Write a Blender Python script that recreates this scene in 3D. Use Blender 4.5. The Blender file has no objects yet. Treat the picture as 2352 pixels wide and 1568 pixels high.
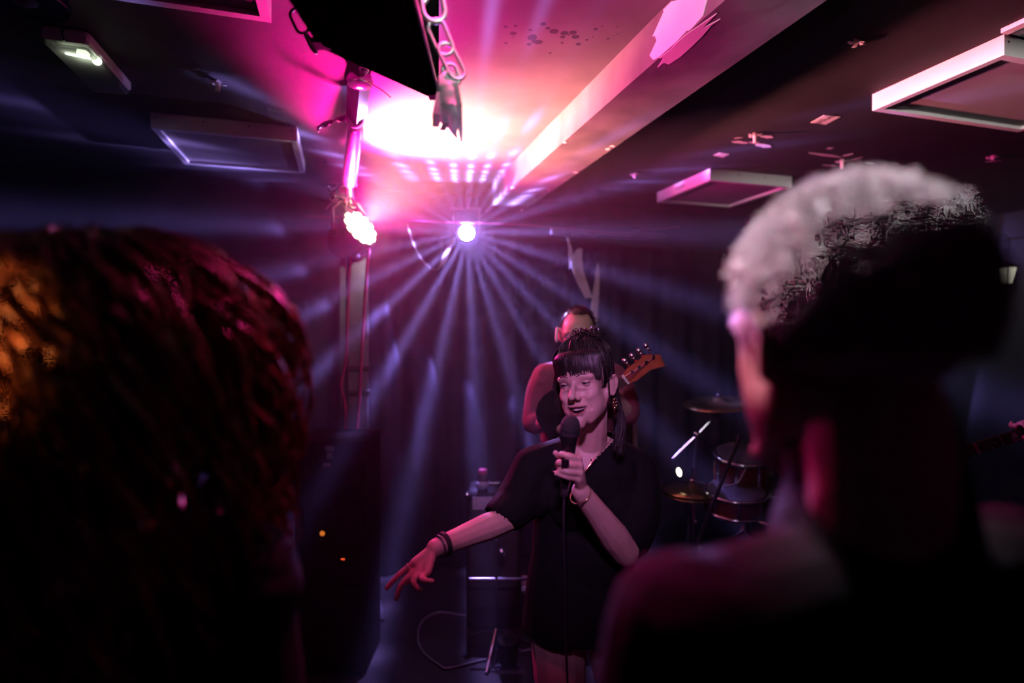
import bpy, bmesh, math, random
import numpy as np
from mathutils import Vector, Matrix, noise
random.seed(11); np.random.seed(11)
S = bpy.context.scene
COL = S.collection
# ---------------------------------------------------------------- camera
F = 1300.0                     # focal length in pixels of the 2352 x 1568 frame
CZ = 1.62                      # lens height above the floor
cam = bpy.data.cameras.new('camera'); camo = bpy.data.objects.new('camera', cam); COL.objects.link(camo)
cam.sensor_width = 36.0; cam.lens = F/2352*36.0; cam.shift_y = -14/2352
cam.clip_start = 0.02; cam.clip_end = 60
cam.dof.use_dof = True; cam.dof.focus_distance = 1.75; cam.dof.aperture_fstop = 1.1
camo.location = (0, 0, CZ); camo.rotation_euler = (math.pi/2, 0, 0)
S.camera = camo
# ---------------------------------------------------------------- world, exposure
w = bpy.data.worlds.new('world'); S.world = w; w.use_nodes = True
w.node_tree.nodes['Background'].inputs[0].default_value = (0.16, 0.14, 0.30, 1)
w.node_tree.nodes['Background'].inputs[1].default_value = 0.0025
S.view_settings.view_transform = 'Standard'; S.view_settings.look = 'None'
S.view_settings.exposure = 0.0; S.view_settings.gamma = 1.0; S.view_settings.use_curve_mapping = False
cy = S.cycles
cy.max_bounces = 4; cy.diffuse_bounces = 2; cy.glossy_bounces = 2; cy.transmission_bounces = 3; cy.volume_bounces = 0; cy.transparent_max_bounces = 4
cy.caustics_reflective = False; cy.caustics_refractive = False; cy.sample_clamp_indirect = 3.0
cy.use_adaptive_sampling = True; cy.adaptive_threshold = 0.1; cy.use_light_tree = False; cy.adaptive_min_samples = 12
# ---------------------------------------------------------------- frames
ANG = math.atan2(386, 1300)    # the room is turned against the camera
CA, SA = math.cos(ANG), math.sin(ANG)
RZ = Matrix.Rotation(ANG, 3, 'Z')
def R(u, v, z): return Vector((u*CA - v*SA, u*SA + v*CA, z))
def Q(px, py, d): return Vector(((px-1176)/F*d, d, CZ + (770-py)/F*d))
def QC(px, py, h=1.0):         # a point on a horizontal plane h above the lens
    return Q(px, py, F*h/(770-py))
HC = CZ + 1.0                  # ceiling
# ---------------------------------------------------------------- big lamps of the room and an added spot, out of view
def lamp(name, kind, loc, energy, color, target=None, parent=None, **kw):
    L = bpy.data.lights.new(name, kind); L.energy = energy; L.color = color
    for k, v in kw.items(): setattr(L, k, v)
    o = bpy.data.objects.new(name, L); COL.objects.link(o)
    loc = Vector(loc)
    o.location = loc - (BASE[parent.name] if parent else Vector((0,0,0)))
    if target is not None:
        o.rotation_euler = (Vector(target)-loc).to_track_quat('-Z', 'Y').to_euler()
    if parent: o.parent = parent
    return o
BASE = {}
# bar, house and wash lights out of view, and an added hair spot
lamp('house_light', 'SPOT', (0.22, 0.58, 2.40), 26, (0.95, 0.96, 1.0), (0.40, 2.3, 2.72), spot_size=math.radians(108), spot_blend=0.6, shadow_soft_size=0.06)
lamp('bar_spotlight', 'SPOT', (0.36, 0.60, 2.42), 170, (1.0, 0.97, 0.93), (1.60, 2.15, 2.72), spot_size=math.radians(56), spot_blend=0.8, shadow_soft_size=0.05)
lamp('front_wash_light', 'SPOT', (-0.05, -0.25, 2.54), 120, (0.86, 0.32, 0.98), (0.14, 1.58, 1.44), spot_size=math.radians(31), spot_blend=1.0, shadow_soft_size=0.06)
lamp('amber_side_light', 'SPOT', (-0.95, -0.30, 2.05), 420, (1.0, 0.36, 0.10), (-0.487, 0.62, 1.575), spot_size=math.radians(10), spot_blend=1.0, shadow_soft_size=0.02)
lamp('pink_wash_light', 'SPOT', (-0.10, 1.15, 2.52), 80, (1.0, 0.03, 0.29), (-0.12, 0.50, 1.55), spot_size=math.radians(106), spot_blend=0.7, shadow_soft_size=0.05)
lamp('hair_fill_spot', 'SPOT', (0.0, 1.05, 2.54), 190, (0.92, 0.95, 1.0), (0.30, 0.54, 1.78), spot_size=math.radians(22), spot_blend=0.9, shadow_soft_size=0.04)  # added spot to brighten the man's hair, no lamp body
# ---------------------------------------------------------------- materials
def mat(name, c, rough=0.5, metal=0.0, var=0.15, scale=12.0, bump=0.0, bscale=60.0, spec=0.5, emit=None, es=0.0, coat=0.0, trans=0.0, sss=0.0):
    m = bpy.data.materials.new(name); m.use_nodes = True
    nt = m.node_tree; b = nt.nodes['Principled BSDF']
    tc = nt.nodes.new('ShaderNodeTexCoord')
    nz = nt.nodes.new('ShaderNodeTexNoise'); nz.inputs['Scale'].default_value = scale; nz.inputs['Detail'].default_value = 5
    nt.links.new(tc.outputs['Object'], nz.inputs['Vector'])
    cr = nt.nodes.new('ShaderNodeValToRGB')
    cr.color_ramp.elements[0].position = 0.3; cr.color_ramp.elements[1].position = 0.7
    cr.color_ramp.elements[0].color = (c[0]*(1-var), c[1]*(1-var), c[2]*(1-var), 1)
    cr.color_ramp.elements[1].color = (min(1, c[0]*(1+var)), min(1, c[1]*(1+var)), min(1, c[2]*(1+var)), 1)
    nt.links.new(nz.outputs['Fac'], cr.inputs['Fac']); nt.links.new(cr.outputs['Color'], b.inputs['Base Color'])
    b.inputs['Roughness'].default_value = rough; b.inputs['Metallic'].default_value = metal
    b.inputs['Specular IOR Level'].default_value = spec
    b.inputs['Coat Weight'].default_value = coat; b.inputs['Transmission Weight'].default_value = trans
    if sss: b.inputs['Subsurface Weight'].default_value = sss; b.inputs['Subsurface Scale'].default_value = 0.01
    if emit: b.inputs['Emission Color'].default_value = (*emit, 1); b.inputs['Emission Strength'].default_value = es
    if bump:
        n2 = nt.nodes.new('ShaderNodeTexNoise'); n2.inputs['Scale'].default_value = bscale; n2.inputs['Detail'].default_value = 6
        nt.links.new(tc.outputs['Object'], n2.inputs['Vector'])
        bp = nt.nodes.new('ShaderNodeBump'); bp.inputs['Strength'].default_value = bump; bp.inputs['Distance'].default_value = 0.01
        nt.links.new(n2.outputs['Fac'], bp.inputs['Height']); nt.links.new(bp.outputs['Normal'], b.inputs['Normal'])
    return m
M = {}
M['ceil'] = mat('ceiling_paint', (0.085, 0.08, 0.085), 0.75, spec=0.2, var=0.25, scale=3, bump=0.06, bscale=14)
M['beam'] = mat('beam_paint', (0.12, 0.115, 0.12), 0.5, spec=0.35, var=0.35, scale=5, bump=0.12, bscale=18)
M['wall'] = mat('wall_paint', (0.03, 0.03, 0.038), 0.6, var=0.2, scale=4, bump=0.1, bscale=20)
M['floor'] = mat('floor_vinyl', (0.018, 0.014, 0.017), 0.4, var=0.4, scale=6, bump=0.05)
M['curtain'] = mat('curtain_cloth', (0.03, 0.027, 0.05), 0.85, var=0.2, scale=8, bump=0.1, bscale=200)
M['white'] = mat('white_board', (0.74, 0.73, 0.71), 0.55, var=0.05, scale=9, bump=0.05)
M['board'] = mat('panel_infill', (0.36, 0.335, 0.32), 0.8, spec=0.2, var=0.06, scale=3, bump=0.04)
M['paper'] = mat('paper', (0.72, 0.68, 0.6), 0.7, var=0.12, scale=60)
M['ink'] = mat('ink', (0.06, 0.03, 0.03), 0.6)
M['black'] = mat('black_paint', (0.010, 0.009, 0.010), 0.85, var=0.3, bump=0.06, spec=0.1)
M['blackgl'] = mat('black_gloss', (0.016, 0.015, 0.018), 0.22, var=0.3)
M['flatblack'] = mat('matt_black', (0.006, 0.0055, 0.006), 0.95, var=0.2, spec=0.0)
M['rubber'] = mat('rubber', (0.02, 0.018, 0.02), 0.6)
M['grille'] = mat('grille_cloth', (0.02, 0.02, 0.022), 0.8, bump=0.4, bscale=300)
M['chrome'] = mat('chrome', (0.75, 0.75, 0.77), 0.16, 1.0, var=0.05)
M['steel'] = mat('galvanised_steel', (0.62, 0.62, 0.63), 0.38, 0.75, var=0.12, scale=50)
M['dsteel'] = mat('dark_steel', (0.14, 0.13, 0.16), 0.3, 0.8, var=0.2)
M['post'] = mat('post_paint', (0.16, 0.15, 0.19), 0.25, 0.3, var=0.3, bump=0.03, bscale=30)
M['cable'] = mat('red_cable', (0.45, 0.05, 0.16), 0.45)
M['cableblk'] = mat('black_cable', (0.03, 0.028, 0.035), 0.35)
M['cablegrey'] = mat('grey_cable', (0.16, 0.15, 0.17), 0.3)
M['tape'] = mat('white_tape', (0.82, 0.82, 0.82), 0.55, var=0.2, scale=60)
M['ribbon'] = mat('ribbon', (0.55, 0.52, 0.55), 0.7, var=0.1)
M['skin'] = mat('skin', (0.60, 0.40, 0.33), 0.48, var=0.08, scale=30, bump=0.03, bscale=250, sss=0.12)
M['skin2'] = mat('skin_tan', (0.48, 0.31, 0.25), 0.5, var=0.08, scale=30, bump=0.03, bscale=200)
M['lips'] = mat('lips', (0.42, 0.13, 0.14), 0.38, var=0.08)
M['mouth'] = mat('mouth_inside', (0.05, 0.012, 0.012), 0.6)
M['teeth'] = mat('teeth', (0.75, 0.72, 0.66), 0.25, var=0.03)
M['eye'] = mat('eye_white', (0.42, 0.38, 0.37), 0.15, var=0.03)
M['iris'] = mat('iris', (0.06, 0.045, 0.035), 0.1)
M['hairdk'] = mat('dark_hair', (0.022, 0.014, 0.014), 0.36, var=0.4, scale=40, spec=0.5)
M['hairbr'] = mat('brown_hair', (0.17, 0.06, 0.03), 0.38, var=0.4, scale=30)
M['hairgr'] = mat('grey_hair', (0.48, 0.47, 0.48), 0.5, var=0.3, scale=40)
M['dress'] = mat('black_jersey', (0.005, 0.0045, 0.006), 0.85, spec=0.2, var=0.2, bump=0.1, bscale=120)
M['jacket'] = mat('dark_jacket', (0.006, 0.0058, 0.009), 0.85, spec=0.2, var=0.3, bump=0.2, bscale=80)
M['shirt'] = mat('dark_red_shirt', (0.17, 0.035, 0.06), 0.8, var=0.2, bump=0.1, bscale=80)
M['trouser'] = mat('dark_trousers', (0.015, 0.015, 0.022), 0.8)
M['gold'] = mat('gold', (0.8, 0.6, 0.32), 0.2, 1.0, var=0.05)
M['nail'] = mat('dark_nail_polish', (0.012, 0.006, 0.012), 0.15)
M['drum'] = mat('drum_red_lacquer', (0.12, 0.008, 0.012), 0.18, var=0.2, coat=0.5)
M['drumhead'] = mat('drumhead', (0.06, 0.055, 0.075), 0.5, var=0.1)
M['bronze'] = mat('cymbal_bronze', (0.28, 0.2, 0.1), 0.3, 0.9)
M['wood'] = mat('guitar_red_wood', (0.40, 0.07, 0.04), 0.25, var=0.3, scale=20, coat=0.4)
M['fret'] = mat('rosewood', (0.05, 0.02, 0.015), 0.5)
M['vinyl'] = mat('amp_vinyl', (0.016, 0.014, 0.018), 0.8, spec=0.15, bump=0.3, bscale=250)
M['piping'] = mat('grey_aluminium_edge', (0.42, 0.40, 0.46), 0.5, 0.2, var=0.2, scale=40)
M['glassy'] = mat('clear_plastic', (0.9, 0.9, 0.9), 0.08, trans=0.85, var=0.02)
M['bottle'] = mat('brown_bottle', (0.05, 0.025, 0.02), 0.08, coat=0.4)
M['label'] = mat('printed_label', (0.30, 0.27, 0.36), 0.6, var=0.5, scale=220)
def emis(name, c, s):
    m = mat(name, (0.02, 0.02, 0.02), 0.5, emit=c, es=s); m.cycles.emission_sampling = 'NONE'; return m
M['fxlens'] = emis('effect_lens_glow', (0.92, 0.90, 1.0), 60)
M['parled'] = emis('par_led_glow', (1.0, 0.62, 0.34), 60)
M['emerg'] = emis('emergency_lamp_glow', (0.86, 1.0, 0.72), 3)
M['lantern'] = emis('lantern_glow', (1.0, 0.94, 0.75), 0.7)
M['ledred'] = emis('red_indicator_glow', (1.0, 0.10, 0.02), 1.3)
M['ledgreen'] = emis('green_indicator_glow', (0.35, 0.5, 0.25), 1.2)
M['glintwhite'] = emis('white_glint_glow', (1.0, 0.92, 0.75), 8)  # glow of the added glint by the hi-hat
M['ledamber'] = emis('amber_indicator_glow', (1.0, 0.25, 0.03), 0.6)
# ---------------------------------------------------------------- mesh helpers
def frames(path):
    n = len(path); T = []
    for i in range(n):
        a = path[max(0, i-1)]; b = path[min(n-1, i+1)]
        t = (b-a); T.append(t.normalized() if t.length > 1e-9 else Vector((0, 0, 1)))
    up = Vector((0, 0, 1)) if abs(T[0].z) < 0.9 else Vector((0, 1, 0))
    x = up.cross(T[0]).normalized(); out = []
    for t in T:
        x = (x - t*x.dot(t))
        x = x.normalized() if x.length > 1e-6 else t.orthogonal().normalized()
        out.append((t, x, t.cross(x)))
    return out
def spline(pts, k=6):
    P = [Vector(p) for p in pts]; out = []
    for i in range(len(P)-1):
        p0 = P[max(0, i-1)]; p1 = P[i]; p2 = P[i+1]; p3 = P[min(len(P)-1, i+2)]
        for j in range(k):
            t = j/k
            out.append(0.5*((2*p1)+(p2-p0)*t+(2*p0-5*p1+4*p2-p3)*t*t+(3*p1-p0-3*p2+p3)*t**3))
    out.append(P[-1]); return out
class MB:
    def __init__(s): s.v = []; s.f = []
    def add(s, vs, fs):
        o = len(s.v); s.v.extend(vs); s.f.extend([tuple(i+o for i in f) for f in fs]); return s
    def box(s, c, h, rot=None):
        c = Vector(c); vs = []
        for z in (-1, 1):
            for y in (-1, 1):
                for x in (-1, 1):
                    p = Vector((x*h[0], y*h[1], z*h[2])); vs.append(c + (rot @ p if rot else p))
        return s.add(vs, [(0,2,3,1),(4,5,7,6),(0,1,5,4),(2,6,7,3),(0,4,6,2),(1,3,7,5)])
    def boxR(s, u0, u1, v0, v1, z0, z1):
        return s.box(R((u0+u1)/2, (v0+v1)/2, (z0+z1)/2), (abs(u1-u0)/2, abs(v1-v0)/2, abs(z1-z0)/2), RZ)
    def bbox(s, c, h, b, rot=None):            # chamfered box
        c = Vector(c); vs = []; hx, hy, hz = h
        ringz = [(-hz, b), (-hz+b, 0), (hz-b, 0), (hz, b)]
        for z, i in ringz:
            X, Y = hx-i, hy-i; q = b
            for (x, y) in [(-X+q,-Y),(X-q,-Y),(X,-Y+q),(X,Y-q),(X-q,Y),(-X+q,Y),(-X,Y-q),(-X,-Y+q)]:
                p = Vector((x, y, z)); vs.append(c + (rot @ p if rot else p))
        fs = [tuple(range(7, -1, -1)), tuple(range(24, 32))]
        for r in range(3):
            for k in range(8):
                a = r*8+k; b2 = r*8+(k+1) % 8; fs.append((a, b2, b2+8, a+8))
        return s.add(vs, fs)
    def tube(s, path, r, n=8, flat=1.0, rnd=False, up=None, closed=False):
        path = [Vector(p) for p in path]; m = len(path)
        rr = list(r) if hasattr(r, '__len__') else [r]*m
        if rnd:
            d0 = (path[0]-path[1]).normalized(); d1 = (path[-1]-path[-2]).normalized()
            pre = [path[0]+d0*rr[0]*k for k in (0.97, 0.75, 0.4)]; prr = [rr[0]*k for k in (0.22, 0.66, 0.92)]
            post = [path[-1]+d1*rr[-1]*k for k in (0.4, 0.75, 0.97)]; porr = [rr[-1]*k for k in (0.92, 0.66, 0.22)]
            path = pre+path+post; rr = prr+rr+porr; m += 6
        fr = frames(path); vs = []; fs = []
        for i, (t, x, y) in enumerate(fr):
            if up is not None:
                y = (Vector(up) - t*t.dot(Vector(up))).normalized(); x = y.cross(t)
            for k in range(n):
                a = 2*math.pi*k/n
                vs.append(path[i] + x*(math.cos(a)*rr[i]) + y*(math.sin(a)*rr[i]*flat))
        for i in range(m-1 if not closed else m):
            for k in range(n):
                a = i*n+k; b = i*n+(k+1) % n; c = ((i+1) % m)*n
                fs.append((a, b, c+(k+1) % n, c+k))
        if not closed:
            fs.append(tuple(range(n-1, -1, -1))); fs.append(tuple((m-1)*n+k for k in range(n)))
        return s.add(vs, fs)
    def cyl(s, a, b, r0, r1=None, n=12):
        return s.tube([a, b], [r0, r0 if r1 is None else r1], n)
    def ell(s, c, r, rot=None, seg=16, rings=10):
        c = Vector(c); r = (r, r, r) if not hasattr(r, '__len__') else r; vs = []; fs = []
        for i in range(1, rings):
            th = math.pi*i/rings
            for k in range(seg):
                a = 2*math.pi*k/seg
                p = Vector((r[0]*math.sin(th)*math.cos(a), r[1]*math.sin(th)*math.sin(a), r[2]*math.cos(th)))
                vs.append(c + (rot @ p if rot else p))
        for s2 in (1, -1):
            p = Vector((0, 0, r[2]*s2)); vs.append(c + (rot @ p if rot else p))
        N = (rings-1)*seg
        for i in range(rings-2):
            for k in range(seg):
                a = i*seg+k; b = i*seg+(k+1) % seg; fs.append((a, a+seg, b+seg, b))
        for k in range(seg):
            fs.append((N, k, (k+1) % seg)); fs.append((N+1, (rings-2)*seg+(k+1) % seg, (rings-2)*seg+k))
        return s.add(vs, fs)
    def lathe(s, c, axis, prof, n=24):         # prof: list of (distance along axis, radius)
        c = Vector(c); ax = Vector(axis).normalized(); x = ax.orthogonal().normalized(); y = ax.cross(x); vs = []; fs = []
        for h, r in prof:
            for k in range(n):
                a = 2*math.pi*k/n; vs.append(c + ax*h + (x*math.cos(a)+y*math.sin(a))*max(r, 1e-5))
        for i in range(len(prof)-1):
            for k in range(n):
                a = i*n+k; b = i*n+(k+1) % n; fs.append((a, b, b+n, a+n))
        fs.append(tuple(range(n-1, -1, -1))); fs.append(tuple((len(prof)-1)*n+k for k in range(n)))
        return s.add(vs, fs)
    def prism(s, poly, ext):                   # polygon and an extrusion vector
        n = len(poly); poly = [Vector(p) for p in poly]; ext = Vector(ext)
        fs = [tuple(range(n)), tuple(range(2*n-1, n-1, -1))] + [(i, n+i, n+(i+1) % n, (i+1) % n) for i in range(n)]
        return s.add(poly+[p+ext for p in poly], fs)
    def ribbon(s, path, w, side, th=0.001):
        path = [Vector(p) for p in path]; m = len(path); ww = w if hasattr(w, '__len__') else [w]*m
        sd = side if isinstance(side, list) else [Vector(side)]*m
        vs = []; fs = []; fr = frames(path)
        for i, p in enumerate(path):
            x = Vector(sd[i]).normalized(); nrm = fr[i][0].cross(x).normalized()*th
            vs += [p-x*ww[i]/2-nrm, p+x*ww[i]/2-nrm, p+x*ww[i]/2+nrm, p-x*ww[i]/2+nrm]
        for i in range(m-1):
            for k in range(4):
                a = i*4+k; b = i*4+(k+1) % 4; fs.append((a, b, b+4, a+4))
        fs += [(3, 2, 1, 0), tuple((m-1)*4+k for k in range(4))]
        return s.add(vs, fs)
    def torus(s, c, axis, R0, r, n=24, m=8, stretch=None):
        ax = Vector(axis).normalized(); x = ax.orthogonal().normalized(); y = ax.cross(x)
        return s.tube([Vector(c)+x*math.cos(2*math.pi*i/n)*R0+y*math.sin(2*math.pi*i/n)*R0 for i in range(n)], r, m, closed=True)
    def link(s, c, d, side, L, W, r):          # oval chain link
        d = Vector(d).normalized(); sd = (Vector(side)-d*d.dot(Vector(side))).normalized(); c = Vector(c); pts = []
        h = L/2-W/2
        for i in range(9): a = math.pi*i/8; pts.append(c+d*(h+math.sin(a)*W/2)+sd*math.cos(a)*W/2)
        for i in range(9): a = math.pi+math.pi*i/8; pts.append(c+d*(-h+math.sin(a)*W/2)+sd*math.cos(a)*W/2)
        return s.tube(pts, r, 8, closed=True)
    def mesh(s, name, off=Vector((0,0,0))):
        me = bpy.data.meshes.new(name); me.from_pydata([tuple(Vector(p)-off) for p in s.v], [], s.f); me.validate(); me.update(); return me
    def build(s, name, m, parent=None, smooth=False, world=False):
        if parent is not None: off = BASE[parent.name]
        elif world: off = Vector((0, 0, 0))
        else:
            a = np.array([tuple(p) for p in s.v]); off = Vector(((a[:,0].min()+a[:,0].max())/2, (a[:,1].min()+a[:,1].max())/2, a[:,2].min()))
        return link_mesh(name, s.mesh(name, off), m, parent, off, smooth)
def link_mesh(name, me, m, parent, off, smooth=False):
    o = bpy.data.objects.new(name, me); COL.objects.link(o)
    for mm in (m if isinstance(m, list) else [m]): me.materials.append(M[mm] if isinstance(mm, str) else mm)
    if parent is not None: o.parent = parent
    else: o.location = off
    BASE[o.name] = Vector(off)
    if smooth:
        me.polygons.foreach_set('use_smooth', [True]*len(me.polygons))
        if smooth == 'auto':
            try: me.set_sharp_from_angle(angle=math.radians(40))
            except Exception: pass
    return o
def tag(o, label, cat, group=None):
    o['label'] = label; o['category'] = cat
    if group: o['group'] = group
    return o
def thing(name, label, cat, loc, group=None):
    o = bpy.data.objects.new(name, None); COL.objects.link(o); o.location = loc; o.empty_display_size = 0.05
    BASE[o.name] = Vector(loc); return tag(o, label, cat, group)
def struct(o): o['kind'] = 'structure'; return o
def remesh(mb, voxel, it=4, fac=0.5):
    me = mb.mesh('tmp'); o = bpy.data.objects.new('tmp', me); COL.objects.link(o)
    r = o.modifiers.new('r', 'REMESH'); r.mode = 'VOXEL'; r.voxel_size = voxel; r.use_smooth_shade = True
    if it: q = o.modifiers.new('s', 'SMOOTH'); q.factor = fac; q.iterations = it
    dg = bpy.context.evaluated_depsgraph_get(); dg.update()
    out = bpy.data.meshes.new_from_object(o.evaluated_get(dg))
    bpy.data.objects.remove(o); bpy.data.meshes.remove(me)
    return out
def mverts(me):
    a = np.empty(len(me.vertices)*3); me.vertices.foreach_get('co', a); return a.reshape(-1, 3)
def set_mverts(me, a):
    me.vertices.foreach_set('co', a.ravel()); me.update()
def keep_faces(me, fn):                        # delete faces whose centre fails fn(array) -> bool array
    bm = bmesh.new(); bm.from_mesh(me); bm.faces.ensure_lookup_table()
    c = np.array([tuple(f.calc_center_median()) for f in bm.faces]); k = fn(c)
    bmesh.ops.delete(bm, geom=[f for f, q in zip(bm.faces, k) if not q], context='FACES'); bm.to_mesh(me); bm.free(); me.update()
def text_mesh(txt, size):
    cu = bpy.data.curves.new('t', 'FONT'); cu.body = txt; cu.size = size; cu.extrude = 0.0004; cu.align_x = 'CENTER'; cu.align_y = 'CENTER'
    o = bpy.data.objects.new('t', cu); COL.objects.link(o)
    dg = bpy.context.evaluated_depsgraph_get(); dg.update()
    me = bpy.data.meshes.new_from_object(o.evaluated_get(dg)); bpy.data.objects.remove(o); bpy.data.curves.remove(cu); return me
def place_text(name, txt, size, c, xd, yd, m, parent):
    me = text_mesh(txt, size); c = Vector(c); xd = Vector(xd).normalized(); yd = Vector(yd).normalized(); zd = xd.cross(yd)
    a = mverts(me); b = np.array([tuple(c-BASE[parent.name] + xd*p[0]+yd*p[1]+zd*p[2]) for p in a]); set_mverts(me, b)
    return link_mesh(name, me, m, parent, BASE[parent.name])
# ---------------------------------------------------------------- the room
V1, U0, U1, V0 = 3.98, -3.0, 5.2, -2.6
def ceil_mat():
    m = M['ceil']; nt = m.node_tree; b = nt.nodes['Principled BSDF']
    src = b.inputs['Base Color'].links[0].from_socket
    geo = nt.nodes.new('ShaderNodeTexCoord')
    vo = nt.nodes.new('ShaderNodeTexVoronoi'); vo.inputs['Scale'].default_value = 26; nt.links.new(geo.outputs['Object'], vo.inputs['Vector'])
    c = QC(1255, 85)
    sub = nt.nodes.new('ShaderNodeVectorMath'); sub.operation = 'SUBTRACT'; sub.inputs[1].default_value = c; nt.links.new(geo.outputs['Object'], sub.inputs[0])
    mul = nt.nodes.new('ShaderNodeVectorMath'); mul.operation = 'MULTIPLY'; mul.inputs[1].default_value = (3.4, 6.5, 1); nt.links.new(sub.outputs[0], mul.inputs[0])
    ln = nt.nodes.new('ShaderNodeVectorMath'); ln.operation = 'LENGTH'; nt.links.new(mul.outputs[0], ln.inputs[0])
    mr = nt.nodes.new('ShaderNodeMapRange'); mr.inputs[1].default_value = 0.2; mr.inputs[2].default_value = 1.0; mr.inputs[3].default_value = 0.42; mr.inputs[4].default_value = 0.0
    nt.links.new(ln.outputs['Value'], mr.inputs[0])
    lt = nt.nodes.new('ShaderNodeMath'); lt.operation = 'LESS_THAN'; nt.links.new(vo.outputs['Distance'], lt.inputs[0]); nt.links.new(mr.outputs[0], lt.inputs[1])
    mx = nt.nodes.new('ShaderNodeMix'); mx.data_type = 'RGBA'
    nt.links.new(lt.outputs[0], mx.inputs['Factor']); nt.links.new(src, mx.inputs[6]); mx.inputs[7].default_value = (0.022, 0.022, 0.035, 1)
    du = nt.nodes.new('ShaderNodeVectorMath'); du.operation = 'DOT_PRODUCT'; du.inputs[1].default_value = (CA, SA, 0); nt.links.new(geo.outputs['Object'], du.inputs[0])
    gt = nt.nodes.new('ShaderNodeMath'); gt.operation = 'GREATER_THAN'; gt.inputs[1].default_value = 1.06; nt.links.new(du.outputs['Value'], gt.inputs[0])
    bl = nt.nodes.new('ShaderNodeMix'); bl.data_type = 'RGBA'; bl.blend_type = 'MULTIPLY'; bl.inputs[7].default_value = (.28, .28, .32, 1)   # darker tone right of the beam
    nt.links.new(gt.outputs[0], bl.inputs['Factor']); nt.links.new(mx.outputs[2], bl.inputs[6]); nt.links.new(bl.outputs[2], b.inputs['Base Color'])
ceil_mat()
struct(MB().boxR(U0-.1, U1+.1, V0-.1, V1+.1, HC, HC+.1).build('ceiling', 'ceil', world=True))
struct(MB().boxR(U0-.1, U1+.1, V0-.1, V1+.1, -.1, 0).build('floor', 'floor', world=True))
struct(MB().boxR(U0-.1, U1+.1, V1, V1+.1, 0, HC).build('wall_back', 'wall', world=True))
struct(MB().boxR(U0-.1, U0, V0, V1, 0, HC).build('wall_left', 'wall', world=True))
struct(MB().boxR(U1, U1+.1, V0, V1, 0, HC).build('wall_right', 'wall', world=True))
struct(MB().boxR(U0, U1, V0-.1, V0, 0, HC).build('wall_front', 'wall', world=True))
# ceiling beam, its left face runs along u = ub
ub0, ub1, zb = 0.935, 1.185, HC-0.142
bt = struct(MB().boxR(ub0, ub1, V0, V1, zb, HC).build('trim_1', 'beam', world=True))
def ragged(n, ru, rv, seed, amp=0.3):
    rd = random.Random(seed)
    return [(math.cos(2*math.pi*i/n)*ru*(1+amp*(rd.random()-.5)*2), math.sin(2*math.pi*i/n)*rv*(1+amp*(rd.random()-.5)*2)) for i in range(n)]
# bare white patches where the paint has come off the beam
mb = MB()
q = ragged(26, 0.13, 0.055, 3, 0.4)
mb.prism([R(ub0-.0016, 1.46+a, zb+.06+min(.075, max(-.058, b*1.5))) for a, b in q], R(.0026, 0, 0)-R(0, 0, 0))
p = mb.build('bare_patch', 'white', bt); p['label'] = 'white bare patch on the side of the beam'
mb = MB(); q = ragged(18, 0.035, 0.13, 5, 0.45)
mb.prism([R(ub0+.02+max(-.02, a*.9), 1.46+b, zb-.0016) for a, b in q], (0, 0, .0026)); mb.build('bare_patch', 'white', bt)
rd = random.Random(8)
for i in range(9):                              # chips along the beam's lower edges
    v = 1.9+rd.random()*1.9; side = rd.random() < .45
    u = ub0+.006 if side else ub1-.012-rd.random()*.03
    q = ragged(7, .008+rd.random()*.014, .006+rd.random()*.022, 20+i, .5)
    MB().prism([R(u+a*.6, v+b, zb-.0012) for a, b in q], (0, 0, .0022)).build('paint_chip', 'paper', bt)
# ---------------------------------------------------------------- framed ceiling panels
def panel(label, u0, u1, v0, v1, t=.07, bw=.028, screws=None):
    z1 = HC-.001; z0 = HC-t
    o = thing('ceiling_panel', label, 'panel', R((u0+u1)/2, (v0+v1)/2, z0), 'framed panels on the ceiling')
    for nm, a in (('frame_side', (u0, u0+bw, v0, v1)), ('frame_side', (u1-bw, u1, v0, v1)), ('frame_side', (u0+bw, u1-bw, v0, v0+bw)), ('frame_side', (u0+bw, u1-bw, v1-bw, v1))):
        MB().boxR(*a, z0, z1).build(nm, 'white', o)
    MB().boxR(u0+bw, u1-bw, v0+bw, v1-bw, z0+.014, z1-.01).build('infill_board', 'board', o)
    for k in range(4):                          # screw heads on the side towards the room's front
        u = u0+.02+(u1-u0-.04)*k/3
        MB().lathe(R(u, v0, z1-.022), R(0, -1, 0), [(-.002, .004), (.0015, .004), (.002, .002)], 8).build('screw', 'dsteel', o)
    return o
pl = panel('square framed ceiling panel left of the hanging pipe and amber stage lamp', -.83, -.215, 2.89, 3.46)
panel('framed ceiling panel cut off by the top edge, left of the black hanging speaker', -.83, -.207, 1.2, 1.82)
pc = panel('square framed ceiling panel just behind the grey-haired man, with small lettering on its side', 2.10, 2.70, 2.91, 3.51)
pr = panel('large bright white ceiling panel with a tan underside in the upper right corner', 2.10, 2.96, 1.335, 1.825)
place_text('lettering', 'AMCNETI', .024, R(2.0992, 3.22, HC-.036), R(0, -1, 0), (0, 0, 1), 'ink', pc)
# dark box with a pale bracket in the very top right corner
o = thing('ceiling_box', 'dark box with a pale edge strip above the bright white ceiling panel', 'box', R(2.25, 1.19, HC-.09))
MB().boxR(2.085, 2.6, 1.02, 1.315, HC-.012, HC-.001).build('box_body', 'post', o)
MB().boxR(2.052, 2.085, .95, 1.315, HC-.016, HC-.001).build('edge_strip', 'tape', o)
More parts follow.
